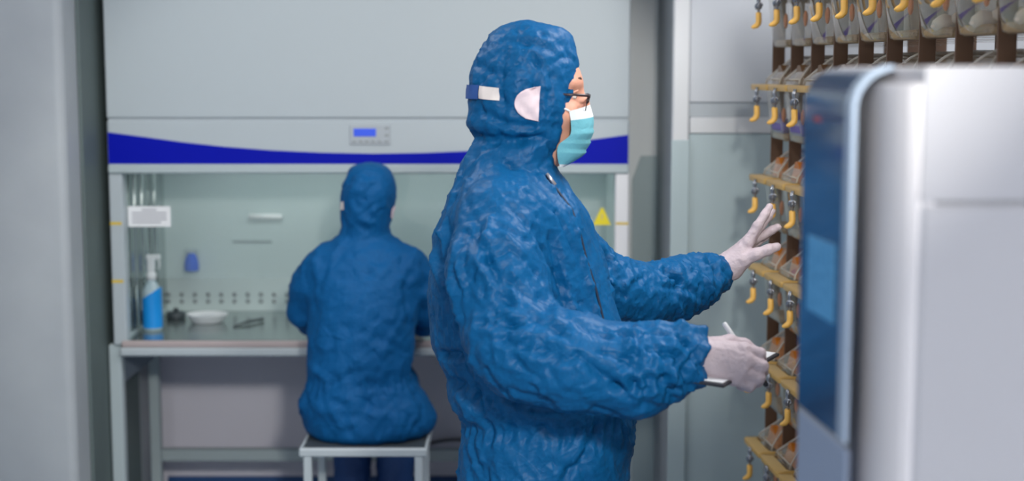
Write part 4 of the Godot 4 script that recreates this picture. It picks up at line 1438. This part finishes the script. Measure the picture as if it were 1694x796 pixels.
# ------------------------------------------------------------------ instrument in the foreground (same turned frame)
func profile(u0: float, u1: float, y0: float, y1: float, r: float) -> PackedVector2Array:
	var out := PackedVector2Array([Vector2(u1, y0), Vector2(u0, y0)])
	for i in 11:
		var a := PI / 2 * i / 10
		out.append(Vector2(u0 + r - r * cos(a), y1 - r + r * sin(a)))
	out.append(Vector2(u1, y1))
	return out

func make_instrument() -> void:
	var t := thing("lab_instrument", "tall white instrument with a dark blue control panel on its rounded front", "instrument", Vector3(0.68, 0, -1.68), "", true)
	t.transform = t.transform.translated_local(Vector3(0.0165, 0, 0))
	var E := Vector3.RIGHT
	var U := Vector3.UP
	var W := Vector3(0, 0, -1)
	# main case: a lower part and a cap with a seam between
	part("case", slab(0.5445, 0.86, 0.05, 1.535, -1.86, -1.54, 0.006), M.case_white, t)
	part("case_seam", slab(0.5475, 0.855, 1.53, 1.545, -1.855, -1.545, 0.0), M.case_grey, t)
	part("case_cap", prism(profile(0.5445, 0.86, 1.538, 1.684, 0.006), Vector3.ZERO, E, U, W, 1.54, 1.86), M.case_white, t)
	part("plinth", slab(0.55, 0.84, 0.0, 0.06, -1.83, -1.57, 0.004), M.dark_grey, t)
	# front shell: rounded at the top
	var corner := PackedVector2Array([Vector2(0.5265, 1.86), Vector2(0.5265, 1.612), Vector2(0.5285, 1.58), Vector2(0.533, 1.557), Vector2(0.540, 1.5465), Vector2(0.56, 1.543), Vector2(0.56, 1.86)])
	part("front_shell", prism(corner, Vector3.ZERO, E, W, U, 0.05, 1.665), M.case_warm, t)
	# control head
	part("control_head", prism(profile(0.501, 0.535, 0.6, 1.68, 0.045), Vector3.ZERO, E, U, W, 1.635, 1.85), M.case_grey, t)
	part("lower_front", slab(0.4985, 0.505, 0.6, 1.235, -1.848, -1.638, 0.002), M.case_blue_grey, t)
	# gloss panel follows the rounded front
	var add_skin := func(y_low: float, w0: float, w1: float, off: float, m: Material, called: String, to_top: float):
		var st := new_st()
		var r := 0.045
		var inner := []
		inner.append(Vector2(0.501, y_low))
		inner.append(Vector2(0.501, 1.68 - r))
		var n := 9
		for i in range(1, n + 1):
			var a := PI / 2 * i / n * to_top
			inner.append(Vector2(0.501 + r - r * cos(a), 1.68 - r + r * sin(a)))
		var poly := PackedVector2Array()
		for q in inner: poly.append(q)
		for i in range(inner.size() - 1, -1, -1):
			var q: Vector2 = inner[i]
			var nrm := Vector2(-1, 0)
			if i > 1:
				var a := PI / 2 * (i - 1) / float(n) * to_top
				nrm = Vector2(-cos(a), sin(a))
			poly.append(q + nrm * off)
		add_prism(st, poly, Vector3.ZERO, E, U, W, w0, w1)
		return part(called, done(st), m, t)
	add_skin.call(1.243, 1.668, 1.846, 0.004, M.panel_gloss, "control_panel", 0.8)
	add_skin.call(1.243, 1.637, 1.664, 0.006, M.case_trim, "panel_trim", 0.95)
	part("screen", slab(0.4945, 0.4972, 1.376, 1.472, -1.806, -1.692, 0.0005), M.screen_lit, t)
	part("panel_line", slab(0.4958, 0.4973, 1.618, 1.626, -1.80, -1.67, 0.0003), M.panel_line, t)
	part("indicator_led", slab(0.4950, 0.4973, 1.616, 1.622, -1.795, -1.77, 0.0005), M.led_red, t)

# ------------------------------------------------------------------ small things on the bench
func make_bench_things() -> void:
	var y := 0.762
	var b := thing("spray_bottle", "spray bottle with a bright blue label and white nozzle on the bench", "bottle", Vector3(-1.275, y, -5.08))
	var c := Vector3(-1.275, y, -5.08)
	part("bottle_body", lathe(c, [Vector2(0, 0), Vector2(0.031, 0.0), Vector2(0.034, 0.006), Vector2(0.034, 0.12), Vector2(0.031, 0.15), Vector2(0.016, 0.175), Vector2(0.014, 0.185), Vector2(0, 0.185)], 24), M.bottle_clear, b)
	# label with a slanting top edge
	var st := new_st()
	st.set_smooth_group(0)
	for k in 28:
		var q := []
		for e in [k, k + 1]:
			var a: float = TAU * e / 28.0
			var h: float = 0.135 + 0.022 * cos(a)
			q.append(c + Vector3(cos(a) * 0.0348, 0.012, sin(a) * 0.0348))
			q.append(c + Vector3(cos(a) * 0.0348, minf(h, 0.16), sin(a) * 0.0348))
		quad_out(st, q[0], q[1], q[3], q[2], c + Vector3(0, 0.07, 0))
	part("label_sleeve", done(st), M.label_blue, b)
	part("collar", lathe(c + Vector3(0, 0.183, 0), [Vector2(0, 0), Vector2(0.017, 0), Vector2(0.017, 0.022), Vector2(0.011, 0.028), Vector2(0, 0.028)], 18), M.plastic_white, b)
	st = new_st()
	add_box(st, c + Vector3(0.0, 0.236, 0.0), Vector3(0.026, 0.05, 0.02), 0.005)
	add_box(st, c + Vector3(0.008, 0.262, 0.0), Vector3(0.05, 0.018, 0.018), 0.004)
	add_tube(st, [c + Vector3(0.028, 0.252, 0), c + Vector3(0.03, 0.236, 0), c + Vector3(0.026, 0.218, 0)], [0.003], 8)
	part("nozzle", done(st), M.plastic_white, b)
	var d := thing("white_dish", "shallow white oval dish lying on the steel worktop", "dish", Vector3(-1.115, y, -5.24))
	part("bowl", lathe(Vector3(-1.115, y, -5.24), [Vector2(0, 0.004), Vector2(0.05, 0.0), Vector2(0.058, 0.004), Vector2(0.074, 0.03), Vector2(0.077, 0.032), Vector2(0.073, 0.034), Vector2(0.056, 0.01), Vector2(0, 0.009)], 28, Vector3(1, 1, 0.8)), M.plastic_white, d)
	part("dish_content", lathe(Vector3(-1.115, y + 0.012, -5.24), [Vector2(0, 0.009), Vector2(0.05, 0.009), Vector2(0.056, 0.003), Vector2(0.05, 0.0), Vector2(0, 0)], 24, Vector3(1, 1, 0.8)), M.bench_apron, d)
	var tw := thing("tweezers", "grey steel tweezers lying on the worktop near the dish", "tweezers", Vector3(-0.955, y, -5.22))
	for s in [-1.0, 1.0]:
		part("arm", tube([Vector3(-1.0, y + 0.003, -5.14 + s * 0.002), Vector3(-0.955, y + 0.01, -5.21 + s * 0.008), Vector3(-0.915, y + 0.008, -5.27 + s * 0.004)], [0.0025, 0.004, 0.004], 8), M.dark_grey, tw)
	var dk := thing("dark_weight", "small dark grey round lid beside the spray bottle", "lid", Vector3(-1.25, y, -5.33))
	part("lid_body", lathe(Vector3(-1.25, y, -5.33), [Vector2(0, 0), Vector2(0.032, 0), Vector2(0.034, 0.004), Vector2(0.034, 0.02), Vector2(0.03, 0.024), Vector2(0, 0.024)], 20), M.dark_grey, dk)
	part("lid_knob", lathe(Vector3(-1.25, y + 0.022, -5.33), [Vector2(0, 0), Vector2(0.008, 0), Vector2(0.011, 0.012), Vector2(0.006, 0.018), Vector2(0, 0.018)], 14), M.dark_grey, dk)
	# cable by the back wall
	var cb := thing("power_cable", "dark cable hanging in a loop along the back wall under the bench", "cable", Vector3(-0.1, 0.15, -5.6))
	var pts := []
	for i in 21:
		var u := i / 20.0
		pts.append(Vector3(lerpf(-0.36, 0.1, u), 0.19 + 0.05 * sin(u * PI) - 0.16 * u * u, -5.655))
	part("cord", tube(pts, [0.006], 8), M.black, cb)

func still(_p: Vector3, _n: Vector3) -> float:
	return 0.0
